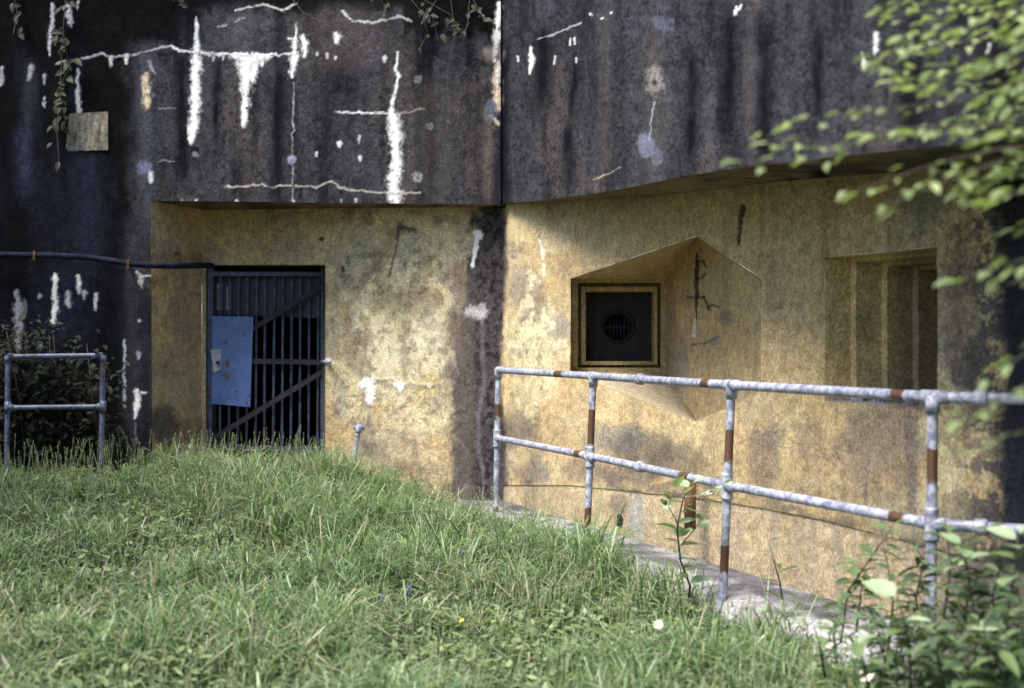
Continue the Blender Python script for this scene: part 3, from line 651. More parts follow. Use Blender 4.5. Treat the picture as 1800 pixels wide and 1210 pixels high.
# door opening: reveals, chamber
Dd = lambda px: dep(PL_door, px)
dv = .42
rev = [[(DL, DT, Dd(DL)), (DR, DT, Dd(DR)), (DR*1.0-9, 471, Dd(DR)+dv), (DL+18, 471, Dd(DL)+dv)],
       [(DL, DT, Dd(DL)), (DL+18, 471, Dd(DL)+dv), (DL+18, 860, Dd(DL)+dv), (DL, 880, Dd(DL))],
       [(DR, DT, Dd(DR)), (DR-9, 471, Dd(DR)+dv), (DR-9, 860, Dd(DR)+dv), (DR, 880, Dd(DR))]]
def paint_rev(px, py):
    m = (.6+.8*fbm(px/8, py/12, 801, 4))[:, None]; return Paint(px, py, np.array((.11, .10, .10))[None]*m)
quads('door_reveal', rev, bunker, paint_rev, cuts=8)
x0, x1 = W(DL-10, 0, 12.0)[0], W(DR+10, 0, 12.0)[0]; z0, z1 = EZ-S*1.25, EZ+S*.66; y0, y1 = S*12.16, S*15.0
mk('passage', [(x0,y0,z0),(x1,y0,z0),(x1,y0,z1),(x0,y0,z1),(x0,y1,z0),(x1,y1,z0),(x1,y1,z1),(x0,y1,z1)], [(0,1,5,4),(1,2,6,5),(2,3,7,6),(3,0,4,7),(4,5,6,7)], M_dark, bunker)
st = MB(); st.box(W(467, 815, 11.55), 1.1, .5, .12); st.build('doorstep', M_dark, bunker)

# gate: frame is the part, bars, braces and plates are its pieces
GD = 11.60
gf = MB()
gf.bar(W(371, 470, GD), W(368, 800, GD), .05, .04); gf.bar(W(568, 470, GD), W(566, 796, GD), .03, .04)
gf.bar(W(366, 482, GD-.005), W(571, 482, GD-.005), .04, .045); gf.bar(W(366, 785, GD-.005), W(571, 791, GD-.005), .045, .045)
gate = gf.build('gate', M_bluebar, bunker); prop(gate, 'barred steel gate with a blue sheet and two slanting braces')
for k in range(12):
    x = 388+k*15.6; b = MB(); dx = random.uniform(-1, 1)
    b.tube([W(x+dx, 484, GD+.01), W(x-1.5, 788, GD+.01)], .0125, 8, fn=lambda p: .30 if ((p.z*3.1+p.x*7) % 1) < .35 else .05, step=.1)
    b.build('bar', M_bluebar, gate, True, 'rust')
for p, q in (((443, 579), (571, 500)), ((438, 635), (578, 637)), ((364, 777), (576, 648))):
    b = MB(); b.bar(W(*p, GD-.04), W(*q, GD-.045), .048, .016); b.build('brace', M_brace, gate)
def sheet(name, c, D, th, mat, parent, rust=None, n=24):
    V = []; A = []; q = np.array([W(x, y, D) for x, y in c])
    for jn in range(n+1):
        for i in range(n+1):
            u, v_ = i/n, jn/n; p = (q[0]*(1-u)+q[1]*u)*(1-v_)+(q[3]*(1-u)+q[2]*u)*v_
            p = p + np.array((0, .004*sin(u*7+v_*5), 0)); V.append(tuple(p)); A.append(rust(CX+F*p[0]/p[1], HY-F*(p[2]-EZ)/p[1]) if rust else 0)
    Fc = [(jn*(n+1)+i, (jn+1)*(n+1)+i, (jn+1)*(n+1)+i+1, jn*(n+1)+i+1) for jn in range(n) for i in range(n)]
    m = len(V); V += [(x, y+th, z) for x, y, z in V]; A += A
    Fc += [tuple(i+m for i in f_[::-1]) for f_ in Fc]
    edge = [i for i in range(n+1)]+[jn*(n+1)+n for jn in range(1, n+1)]+[n*(n+1)+i for i in range(n-1, -1, -1)]+[jn*(n+1) for jn in range(n-1, 0, -1)]
    for a, b in zip(edge, edge[1:]+edge[:1]): Fc.append((a, b, b+m, a+m))
    return mk(name, V, Fc, mat, parent, False, {'rust': A})
def rspots(x, y):
    r = 0
    for cx, cy, a, b, s in ((400, 640, 5, 16, .75), (396, 655, 9, 11, .45), (430, 590, 5, 9, .5), (415, 690, 8, 14, .55), (440, 700, 8, 12, .6), (385, 700, 8, 10, .5), (398, 662, 12, 8, .6), (397, 602, 5, 5, .7), (418, 597, 4, 4, .7), (400, 690, 5, 6, .5), (378, 560, 8, 4, .4), (410, 712, 40, 3, .4), (443, 640, 3, 80, .3)):
        r = max(r, s*math.exp(-((x-cx)/a)**2-((y-cy)/b)**2))
    return r
sheet('blue_sheet', [(373, 556), (445, 557), (440, 716), (372, 710)], GD-.062, .004, M_blue, gate, rspots, 40)
for x_, y_ in ((378, 563), (439, 564), (378, 703), (434, 709), (408, 561)):
    b = MB(); b.tube([W(x_, y_, GD-.072), W(x_, y_, GD-.055)], .009, 6); b.build('bolt', M_rust, gate)
sheet('lock_plate', [(370, 615), (389, 614), (388, 650), (376, 655)], GD-.075, .006, M_lock, gate)
kh = MB(); kh.bar(W(379, 637, GD-.083), W(386, 639, GD-.083), .018, .006); kh.bar(W(385, 634, GD-.083), W(385, 645, GD-.083), .010, .006); kh.build('keyhole', M_dark, gate)
sheet('backing_sheet', [(378, 487), (566, 487), (566, 560), (378, 553)], GD+.06, .006, M_pane, gate)
for x in (387, 403): sheet('peeled_strip', [(x-5, 499 if x < 400 else 505), (x+4, 498), (x+4, 545), (x-5, 545)], GD+.045, .004, M_pale, gate, None, 6)
hg = MB(); hg.tube([W(566, 637, GD-.05), W(580, 636, GD-.35)], .02, 8); hg.build('hinge', M_lock, gate, True)
# roof and hidden flanks
rz = EZ+S*ypx(0, 1)*0+S*2.95
def rp(X, D, z): return (S*X, S*D, EZ+S*z)
mk('roof', [rp(-9.4, 10.7, 3.15), rp(-.066, 10.95, 3.15), rp(2.23, 4.85, 3.15), rp(9, 9, 3.6), rp(6, 20, 4), rp(-12, 20, 4),
            rp(-9.4, 10.7, 3.0), rp(-.066, 10.95, 3.0), rp(2.23, 4.85, 3.0), rp(9, 9, 3.4), rp(6, 20, 3.8), rp(-12, 20, 3.8)],
   [(0,1,2,3,4,5), (11,10,9,8,7,6), (0,6,7,1), (1,7,8,2), (2,8,9,3), (3,9,10,4), (4,10,11,5), (5,11,6,0)], M_dark, bunker)
# pale panel on the black wall
def paint_panel(px, py):
    m = fbm(px/5, py/22, 901, 4); c = np.array((.17, .155, .12))[None]*(.25+1.5*m)[:, None]; P = Paint(px, py, c)
    P.put(sst(.5, .62, fbm(px/4, py/30, 905, 3))*.6, (.10, .10, .12)); P.put((1-sst(118, 140, px))*.6+(1-sst(196, 204, py))*.3, (.05, .055, .08)); return P
Dp = dep(PL_front, 150)-.006
c4 = [(122, 200), (190, 196), (190, 264), (115, 266)]
quads('panel', [[(x, y, Dp) for x, y in c4]]+[[(c4[i][0], c4[i][1], Dp), (c4[(i+1) % 4][0], c4[(i+1) % 4][1], Dp), (c4[(i+1) % 4][0], c4[(i+1) % 4][1], Dp+.03), (c4[i][0], c4[i][1], Dp+.03)] for i in range(4)],
      bunker, paint_panel, cuts=30, label='pale rectangular plaster panel on the black wall')

# ------------------------------------------------------------------ path (concrete apron) and ground
rail_pl = [(-.1, 10.4), (.49, 8.74), (1.08, 7.0), (1.65, 5.56)]
outer = [(-1.9, 11.25), (-1.15, 11.2), (-.65, 10.95), (-.32, 10.45), (-.07, 9.9), (.34, 8.70), (1.01, 6.98), (1.64, 5.42), (2.05, 4.3)]
inner = [(-1.9, 11.9), (-1.15, 11.8), (-.62, 11.6), (-.07, 11.3), (.15, 10.8), (.62, 9.6), (1.25, 8.0), (2.0, 6.0), (2.6, 4.6)]
def resamp(pts, n):
    p = np.array(pts); d = np.r_[0, np.cumsum(np.hypot(*np.diff(p, axis=0).T))]; t = np.linspace(0, d[-1], n)
    return np.stack([np.interp(t, d, p[:, 0]), np.interp(t, d, p[:, 1])], 1)
NO = 420; po = resamp(outer, NO); pi_ = resamp(inner, NO); nv = 56
vv = np.linspace(0, 1, nv)[None, :, None]; gp = po[:, None]*(1-vv)+pi_[:, None]*vv
gx, gy = gp[..., 0], gp[..., 1]
ezn = fbm(gx*9, gy*9, 71, 4)-.5
jag = (fbm(gx*5, gy*5, 75, 3)-.5)*.10*np.exp(-vv[..., 0]*9); gx = gx+jag; 
gz = -1.25+ezn*.018-.05*np.exp(-vv[..., 0]*14)-.02*fbm(gx*2, gy*2, 73, 2)
V = np.stack([S*gx, S*gy, EZ+S*gz], -1).reshape(-1, 3)
V2 = V.reshape(NO, nv, 3)[:, 0].copy(); V2[:, 2] -= .35; V2[:, 0] -= .06
i = np.arange(NO*nv).reshape(NO, nv); f1 = np.stack([i[:-1, :-1], i[:-1, 1:], i[1:, 1:], i[1:, :-1]], -1).reshape(-1, 4)[:, ::-1]
ib = NO*nv+np.arange(NO); f2 = np.stack([i[:-1, 0], i[1:, 0], ib[1:], ib[:-1]], -1)[:, ::-1]
Va = np.vstack([V, V2]); 
xx, yy = Va[:, 0], Va[:, 1]; m = fbm(xx*6, yy*6, 81, 5); m3 = fbm(xx*1.6, yy*1.6, 83, 3); band = np.r_[np.tile(np.linspace(0, 1, nv), NO), np.zeros(NO)]
c = np.array((.15, .145, .17))[None]*(.6+.8*m)[:, None]
wh = (sst(.47, .60, m*.45+m3*.55+.20*(1-sst(.0, .45, band))))[:, None]*.95; c = c*(1-wh)+np.array((.33, .325, .34))[None]*wh
dk = (sst(.80, .97, band)+sst(.55, .7, fbm(xx*4, yy*4, 85, 4))*.5)[:, None].clip(0, 1)*.8; c = c*(1-dk)+np.array((.03, .03, .035))[None]*dk
mo = (sst(.6, .7, fbm(xx*7, yy*7, 88, 4))*.5*sst(.5, .9, band))[:, None]; c = c*(1-mo)+np.array((.05, .08, .02))[None]*mo
prop(mk('path', Va, np.vstack([f1, f2]), M_path, None, True, {'col': c}), kind='structure')

def ground_z(X, D):
    X = np.asarray(X, float); D = np.asarray(D, float)
    t = sst(3.5, 11.6, D); tl = sst(3.0, 10.6, D)
    left = -1.50+.45*tl; right = -1.50+.17*t
    k = sst(-1.65, -.55, X)
    return left*(1-k)+right*k + (fbm(X*.9+50, D*.9+50, 91, 3)-.5)*.10
nx, ny = 260, 260
gX = np.sinh(np.linspace(-1, 1, nx)*4.2)*1.0; gD = 6+np.sinh(np.linspace(-1, 1, ny)*4.2)*1.0
gX, gD = np.meshgrid(gX, gD); Z = ground_z(gX, gD); far = sst(14, 40, np.hypot(gX, gD)); Z = Z*(1-far)-1.5*far
Z = np.where((gX > -.9) & (gD > 4) , Z-.03, Z)
i = np.arange(nx*ny).reshape(ny, nx)
prop(mk('ground', np.stack([S*gX, S*gD, EZ+S*Z], -1).reshape(-1, 3), np.stack([i[:-1, :-1], i[:-1, 1:], i[1:, 1:], i[1:, :-1]], -1).reshape(-1, 4), M_soil, None, True), kind='structure')

# ------------------------------------------------------------------ grass
oD = np.array([p[1] for p in outer])[::-1]; oX = np.array([p[0] for p in outer])[::-1]
def open_ground(X, D, m=0.0):
    lim = np.interp(D, oD, oX, left=9, right=-9)                    # path lies right of this
    ok = X < lim-m
    back = np.where(X < -2.9, 10.68, np.where(X < -1.9, 11.55, 11.4)); ok &= D < back
    ok |= (X < -1.9) & (D < back); return ok
N = 380000
D = 3.4+8.5*RNG.random(N)**.9; X = (RNG.random(N)*2-1)*(.41*D+.5)
ok = open_ground(X, D, -.07*RNG.random(N)); X, D = X[ok], D[ok]; N = len(X)
cl = fbm(X*2.2+9, D*2.2, 1001, 4); cl2 = fbm(X*.7+3, D*.7, 1003, 3); cl3 = fbm(X*6, D*6, 1005, 2)
lim_ = np.interp(D, oD, oX, left=9, right=-9); edge_ = np.exp(-np.clip(lim_-X, 0, 9)/.35)
hgt = (.06+.27*RNG.random(N)**2.1)*(.45+1.1*sst(.25, .75, cl))*(1-.2*(1-sst(-2.6, -.6, X)))*(1+.5*edge_*(D < 8.4)-.2*edge_*(D >= 8.6))*(1-.25*(1-sst(4.5, 7.5, D)))
z = ground_z(X, D)-.01
base = np.stack([S*X, S*D, EZ+S*z], 1)
th = RNG.random(N)*2*pi; lean = .3+1.3*RNG.random(N)
w = (.0022+.0034*RNG.random(N))*(1+.9*(RNG.random(N) > .95))
dirv = np.stack([np.cos(th), np.sin(th), np.zeros(N)], 1); ph = th+pi/2+(RNG.random(N)-.5)*1.5
sid = np.stack([np.cos(ph), np.sin(ph), np.zeros(N)], 1)
L = hgt[:, None]; up = np.array([[0, 0, 1.]])
p1 = base+up*L*.55+dirv*L*.18*lean[:, None]; p2 = base+up*L*(1-.28*lean[:, None])+dirv*L*.62*lean[:, None]; p3 = base+up*L*(1-.42*lean[:, None])+dirv*L*1.05*lean[:, None]
ww = w[:, None]*S
Vg = np.stack([base-sid*ww, base+sid*ww, p1-sid*ww*.95, p1+sid*ww*.95, p2-sid*ww*.6, p2+sid*ww*.6, p3], 1).reshape(-1, 3)
b = (np.arange(N)*7)[:, None]
Ft = np.concatenate([b+np.array([[0, 1, 3]]), b+np.array([[0, 3, 2]]), b+np.array([[2, 3, 5]]), b+np.array([[2, 5, 4]]), b+np.array([[4, 5, 6]])], 0)
tone = (.55*cl+.45*RNG.random(N)); g1 = np.array((.040, .075, .032)); g2_ = np.array((.14, .225, .10)); g3 = np.array((.38, .47, .32)); g4 = np.array((.38, .35, .27))
t = sst(.25, .75, tone)[:, None]; c = g1*(1-t)+g2_*t
k = (RNG.random(N) > .77)[:, None]*.75; c = c*(1-k)+g3*k; k = (RNG.random(N) > .93-.12*(cl2 > .55)-.07*(X < -1.2))[:, None]*.9; c = c*(1-k)+g4*k
c = c*(.75+.5*RNG.random(N))[:, None]
cv = np.repeat(c[:, None], 7, 1); cv = cv.reshape(-1, 3)
prop(mk('grass', Vg, Ft, M_grass, None, False, {'col': cv}), 'unmown green meadow grass in front of the bunker', 'grass', kind='stuff')
# low broad-leaved herbs in the grass
N = 70000
D = 3.4+8.4*RNG.random(N); X = (RNG.random(N)*2-1)*(.41*D+.5); ok = open_ground(X, D, -.03); 
cl = fbm(X*1.7+90, D*1.7, 1101, 3); ok &= (cl+.35*RNG.random(N)) > .46; X, D = X[ok], D[ok]; N = len(X)
z = ground_z(X, D)+.02+.13*RNG.random(N)
ctr = np.stack([S*X, S*D, EZ+S*z], 1); th = RNG.random(N)*2*pi; tl = (RNG.random(N)-.35)*1.1
d = np.stack([np.cos(th)*np.cos(tl), np.sin(th)*np.cos(tl), np.sin(tl)], 1); sd_ = np.stack([-np.sin(th), np.cos(th), (RNG.random(N)-.5)*.6], 1)
Ls = (.014+.030*RNG.random(N))[:, None]; Ws = Ls*(.35+.2*RNG.random(N))[:, None]
Vh = np.stack([ctr-d*Ls, ctr-sd_*Ws, ctr+d*Ls, ctr+sd_*Ws], 1).reshape(-1, 3); b = (np.arange(N)*4)[:, None]
t = RNG.random(N)[:, None]; c = np.array((.06, .10, .04))*(1-t)+np.array((.30, .38, .20))*t
prop(mk('ground_herbs', Vh, b+np.array([[0, 1, 2, 3]]), M_grass, None, False, {'col': np.repeat(c[:, None], 4, 1).reshape(-1, 3)}), 'low clover-like herbs scattered through the meadow grass', 'herbs', kind='stuff')

def tall_stalk(X, D, h, lean, root, mat):
    pass
# seed-head stalks
sv = MB()
for _ in range(4200):
    D_ = random.uniform(4.5, 11.5); X_ = random.uniform(-.38*D_, .38*D_)
    if not bool(open_ground(np.array(X_), np.array(D_), -.08)): continue
    hh_ = random.uniform(.20, .46)*(1 if D_ > 8 else .8); p = Vector(G(X_, D_, float(ground_z(X_, D_)))); a = random.random()*6.28; le = random.uniform(.05, .3)*hh_
    q = p+Vector((cos(a)*le*.4, sin(a)*le*.4, hh_*.6)); e = p+Vector((cos(a)*le, sin(a)*le, hh_))
    sv.tube([p, q, e], [.0019, .0016, .0012], 3, False)
    for s_ in range(6):
        t = .75+.045*s_; m_ = q.lerp(e, (t-.6)/.4); r_ = .0065; aa = random.random()*6.28
        sv.add([m_+Vector((cos(aa)*r_, sin(aa)*r_, .004)), m_+Vector((0, 0, -.006)), m_+Vector((-cos(aa)*r_, -sin(aa)*r_, .004)), m_+Vector((0, 0, .012))], [(0, 1, 2, 3)])
o = mk('seed_stalks', sv.v, sv.f, M_grass, None, False, {'col': np.tile([[.30, .34, .21]], (len(sv.v), 1))}); prop(o, 'thin seeding grass stalks standing above the meadow', 'grass', kind='stuff')

# ------------------------------------------------------------------ pipe railing along the path
TZ, LZ, BZ = -.225, -.722, -1.27
rail = empty('railing', G(-.1, 10.4, BZ), 'white weathered pipe railing with rust bands along the bunker wing', 'railing')
pts = [(-.1, 10.4), (.50, 8.74), (1.08, 7.0), (1.645, 5.56), (2.55, 5.02)]
base_off = [(-.02, .0), (-.045, 0), (-.045, 0), (-.01, 0), (0, 0)]
R = .0262
rb = [[(712, 727, .75), (878, 895, .5)], [(723, 768, 1), (896, 925, .9)], [(758, 797, 1), (962, 994, 1)], [(793, 833, 1)], []]
for k, (X_, D_) in enumerate(pts):
    def fn(p, k=k):
        y = HY-F*(p.z-EZ)/p.y; r = .1
        for a, b_, s_ in rb[k]:
            r = max(r, s_*1.15*min(1, max(0, 1-(a-y)/5 if y < a else (1-(y-b_)/26 if y > b_ else 1))))
        return r
    m = MB(); bx_, by_ = base_off[k]
    m.tube([G(X_+bx_, D_+by_, BZ-.1), G(X_, D_, TZ)], R*.94, 14, fn=fn, step=.02); m.build('post', M_rail, rail, True, 'rust')
    for z_, hgt_ in ((TZ, .05), (LZ, .045)):
        f_ = MB(); t = (z_-BZ)/(TZ-BZ); c_ = Vector(G(X_+bx_*(1-t), D_, z_))
        if z_ == TZ: f_.tube([c_-Vector((0, 0, .075)), c_+Vector((0, 0, .01))], R*1.22, 14)
        else:
            f_.tube([c_-Vector((0, 0, .075)), c_-Vector((0, 0, .062)), c_+Vector((0, 0, .062)), c_+Vector((0, 0, .075))], [R*1.32, R*1.22, R*1.22, R*1.32], 14)
        lo = Vector(G(*pts[max(k-1, 0)], z_)); hi = Vector(G(*pts[min(k+1, 4)], z_))
        a_ = c_ if k == 0 else c_.lerp(lo, .07/(c_-lo).length); b2 = c_ if k == 4 else c_.lerp(hi, .07/(c_-hi).length)
        for e_ in (a_, b2):
            if (e_-c_).length > .01: f_.tube([c_, e_], R*1.22, 14)
        if k == 0:
            d_ = (c_-hi).normalized(); f_.tube([c_+d_*.035, c_+d_*.02, c_], [R*.8, R*1.15, R*1.22], 14)
        f_.build('fitting', M_rail, rail, True, 'rust')
def rr(p, k0):
    x = CX+F*p.x/p.y; return max([.05]+[1.15*max(0, 1-max(0, abs(x-q)-w_*.6)/(w_*.9)) for q, w_ in k0])
for nm, z_, rx in (('top_rail', TZ, ((985, 6), (1243, 6), (1583, 10))), ('lower_rail', LZ, ((1018, 5), (1207, 7), (1580, 11)))):
    for k in range(4):
        m = MB(); m.tube([G(*pts[k], z_), G(*pts[k+1], z_)], R, 16, fn=lambda p: rr(p, rx), step=.012); m.build(nm, M_rail, rail, True, 'rust')
for x_, z_ in ((1125, TZ), (1125, LZ), (1725, TZ), (1725, LZ)):
    k = 1 if x_ < 1500 else 3
    a_, b_ = Vector(G(*pts[k], z_)), Vector(G(*pts[k+1], z_)); best = min((a_.lerp(b_, t/200) for t in range(201)), key=lambda p: abs(CX+F*p.x/p.y-x_)); d_ = (b_-a_).normalized()
    m = MB(); m.tube([best-d_*.03, best-d_*.022, best+d_*.022, best+d_*.03], [R*1.25, R*1.45, R*1.45, R*1.25], 14); m.build('coupling', M_rail, rail, True, 'rust')

rail2 = empty('railing', W(14, 800, 10.1), 'short blue-grey pipe railing in front of the dark bush at far left', 'railing')
q = [(14, 627), (181, 626)]; r2_ = .022
for x_, xb in ((14, 12), (181, 178)):
    m = MB(); m.tube([W(xb, 850, 10.1), W(x_, 627, 10.1)], r2_, 12, fn=lambda p, x_=x_: (.5 if x_ > 100 and 640 < HY-F*(p.z-EZ)/p.y < 665 else .1), step=.03); m.build('post', M_rail2, rail2, True, 'rust')
for nm, y_ in (('top_rail', 627), ('lower_rail', 717)):
    m = MB(); m.tube([W(14, y_, 10.1), W(181, y_-2, 10.1)], r2_*.95, 12, step=.04); m.build(nm, M_rail2, rail2, True, 'rust')
for x_, y_ in ((14, 627), (14, 717), (181, 626), (181, 715)):
    m = MB(); c_ = Vector(W(x_, y_, 10.1)); m.tube([c_-Vector((0, 0, .05)), c_+Vector((0, 0, .05 if y_ > 700 else .004))], r2_*1.3, 10); m.tube([c_, c_+Vector((.05 if x_ < 50 else -.05, 0, 0))], r2_*1.3, 10); m.build('fitting', M_rail2, rail2, True, 'rust')

# ------------------------------------------------------------------ pipes and stubs
m = MB(); pz = [(-900, 442, 10.62), (0, 448, 10.64), (80, 449, 10.64), (150, 452, 10.64), (200, 459, 10.63), (235, 465, 10.63), (268, 467, 10.66), (310, 468, 10.95), (355, 467, 11.3), (372, 467, 11.5), (380, 469, 11.75)]
m.tube([W(*p) for p in pz], .026, 12)
o = m.build('water_pipe', M_pipe, None, True, loc=W(150, 452, 10.64)); prop(o, 'dark sagging pipe fixed across the black wall to the gate', 'pipe')
for x_ in (60, 225):
    b = MB(); y_ = np.interp(x_, [p[0] for p in pz], [p[1] for p in pz]); b.tube([W(x_, y_, 10.60), W(x_, y_-1, 10.85)], .012, 8); b.bar(W(x_, y_-8, 10.61), W(x_, y_+8, 10.61), .02, .01)
    br = mk('bracket', b.v, b.f, M_rust, o); 
sp = empty('standpipe', W(622, 830, 11.2), 'short galvanised standpipe with round cap beside the gate', 'standpipe')
m = MB(); m.tube([W(622, 840, 11.2), W(624, 800, 11.2), W(629, 760, 11.2)], .022, 12, step=.03); m.build('pipe', M_rail, sp, True, 'rust')
m = MB(); c_ = Vector(W(630, 752, 11.2)); m.tube([c_-Vector((0, 0, .05)), c_-Vector((0, 0, .03)), c_+Vector((0, 0, .012)), c_+Vector((0, 0, .028))], [.026, .034, .036, .02], 12); m.tube([c_-Vector((.045, 0, -.0)), c_+Vector((.055, 0, 0))], .024, 10); m.build('cap', M_rail, sp, True, 'rust')
m = MB(); m.tube([W(1213, 930, 8.0), W(1213, 838, 8.0)], .038, 12); c_ = Vector(W(1213, 838, 8.0)); m.tube([c_, c_+Vector((0, 0, .02))], .045, 12)
o = m.build('pipe_stub', M_rust, None, True, loc=W(1213, 930, 8.0)); prop(o, 'brown rusty upright pipe stub standing on the path behind the railing', 'pipe')
dr = dep(PL_plinth, 1091); m = MB(); c_ = Vector(W(1091, 915, dr)); nrm = -WN
m.tube([c_+nrm*.012, c_+nrm*.012-nrm*.001, c_-nrm*.0], [.040, .048, .048], 20, cap=False)
o = m.build('drain_pipe', M_dark, None, True, loc=c_); prop(o, 'small round drain hole low in the ochre plinth behind the railing', 'drain')
m = MB(); n_ = 20; t1 = WN.cross(Vector((0, 0, 1))).normalized(); v = [c_+nrm*.010+t1*cos(2*pi*i/n_)*.041+Vector((0, 0, sin(2*pi*i/n_)*.041)) for i in range(n_)]
M_black = mat_plain('hole_shade_black', (.004, .004, .005), (.008, .008, .008), 8, 1.0)
mk('hole_disc', v, [tuple(range(n_))], M_black, o)  # flat black disc on the plinth, standing in for the dark inside the drain

# ------------------------------------------------------------------ leaves and plants
def leaf_mesh(name, mat, length=1.0, width=.5, fold=.12, lobes=0, droop=.15):
    n = 7; V = []; 
    for i in range(n+1):
        t = i/n; w_ = width/2*(sin(pi*min(1, t**.8))**.75 if 0 < t < 1 else 0.0)
        if lobes: w_ *= 1+.28*sin(t*pi*lobes*2)
        z = -droop*t*t
        V += [(-w_, t*length, z*length+fold*w_), (0, t*length, z*length), (w_, t*length, z*length+fold*w_)]
    Fc = []
    for i in range(n):
        a = 3*i; Fc += [(a, a+1, a+4, a+3), (a+1, a+2, a+5, a+4)]
    me = bpy.data.meshes.new(name); me.from_pydata(V, [], Fc); me.materials.append(mat); me.update(); return me
L_tree = [leaf_mesh('leaf', M_tleaf, 1, .5, .25, 0, .2), leaf_mesh('leaf', M_tleaf, 1.1, .36, .3, 2, .3), leaf_mesh('leaf', M_tleaf, .7, .42, .4, 1, .5)]
L_weed = [leaf_mesh('leaf', M_wleaf, 1, .42, .3, 0, .25), leaf_mesh('leaf', M_wleaf, 1, .34, .3, 0, .4)]
L_dull = [leaf_mesh('leaf', M_dleaf, 1, .45, .3, 0, .3), leaf_mesh('leaf', M_dleaf, 1, .36, .3, 0, .4)]
L_pale = [leaf_mesh('leaf', M_pleaf, 1, .7, .2, 0, .2)]
L_bush = [leaf_mesh('leaf', M_bleaf, 1, .55, .25, 0, .3), leaf_mesh('leaf', M_bleaf, 1, .45, .3, 0, .3)]
def leaf_at(root, meshes, pos, direction, size, roll=0.0, upv=(0, 0, 1)):
    d = Vector(direction).normalized(); u = Vector(upv); u = (u-d*u.dot(d))
    if u.length < .05: u = d.orthogonal()
    u.normalize(); x = d.cross(u); Mx = Matrix((x, d, u)).transposed().to_4x4()
    o = bpy.data.objects.new('leaf', random.choice(meshes)); COL.objects.link(o); o.parent = root
    o.matrix_local = Matrix.Translation(Vector(pos)-rootloc(root)) @ Mx @ Matrix.Rotation(roll, 4, 'Y') @ Matrix.Diagonal((size, size, size, 1))
    return o
def leaf_stuff(name, root, mesh, items):
    """many leaves joined into one part"""
    V = []; Fc = []; bv = np.array([v.co for v in mesh.vertices]); bf = np.array([list(p.vertices) for p in mesh.polygons]); k = 0
    for pos, direction, size, roll, upv in items:
        d = Vector(direction).normalized(); u = Vector(upv); u = u-d*u.dot(d)
        if u.length < .05: u = d.orthogonal()
        u.normalize(); x = d.cross(u); Mx = np.array((Matrix((x, d, u)).transposed() @ Matrix.Rotation(roll, 3, 'Y')))
        V.append((bv*size) @ Mx.T+np.array(pos)); Fc.append(bf+k); k += len(bv)
    o = mk(name, np.concatenate(V), np.concatenate(Fc), mesh.materials[0], root); prop(o, kind='stuff'); return o
def rnd(a, b): return random.uniform(a, b)

# tree reaching in from the right edge
tree = empty('tree', G(3.4, 4.3, -1.5), 'leafy green tree whose sunlit branches reach in at the upper right', 'tree')
m = MB(); m.tube([G(3.4, 4.3, -1.6), G(3.35, 4.35, -.2), G(3.2, 4.3, 1.0), G(3.3, 4.2, 2.6)], [.11, .09, .075, .05], 10, wob=.1); m.build('trunk', M_bark, tree, True)
nleaf = 0; far_items = []
def twig(pl, r0, leaves, size, spread=.07, meshes=L_tree, root=None, updown=.25, mat=M_bark, name='branch'):
    """pl = polyline of (px,py,D); leaves strung along the outer part"""
    global nleaf
    root = root or tree; P3 = [Vector(W(*p)) for p in pl]; m = MB(); m.tube(P3, [r0, r0*.3], 6, wob=.1); m.build(name, mat, root, True)
    L_ = [0]; 
    for a, b in zip(P3[:-1], P3[1:]): L_.append(L_[-1]+(b-a).length)
    for i in range(leaves):
        t = L_[-1]*(1-.85*(i/max(1, leaves))**1.1) if i else L_[-1]
        for k in range(len(P3)-1):
            if L_[k] <= t <= L_[k+1]+1e-6: break
        p = P3[k].lerp(P3[k+1], (t-L_[k])/(L_[k+1]-L_[k]+1e-9)); d = (P3[k+1]-P3[k]).normalized()
        sid_ = d.cross(Vector((0, 0, 1))).normalized()*(1 if i % 2 else -1)
        dd = (d*rnd(.4, 1)+sid_*(rnd(.4, 1.0) if i else .1)+Vector((0, 0, rnd(-updown, updown)*.6))).normalized()
        p2 = p+dd*.02+Vector((rnd(-1, 1), rnd(-1, 1), rnd(-1, 1)))*spread*.3*(1 if i else 0)
        s_ = size*rnd(.7, 1.15)
        if nleaf < 290 or root is not tree: leaf_at(root, meshes, p2, dd, s_, rnd(-.45, .45))
        else: far_items.append((p2, dd, s_, rnd(-.45, .45), (0, 0, 1)))
        if root is tree: nleaf += 1
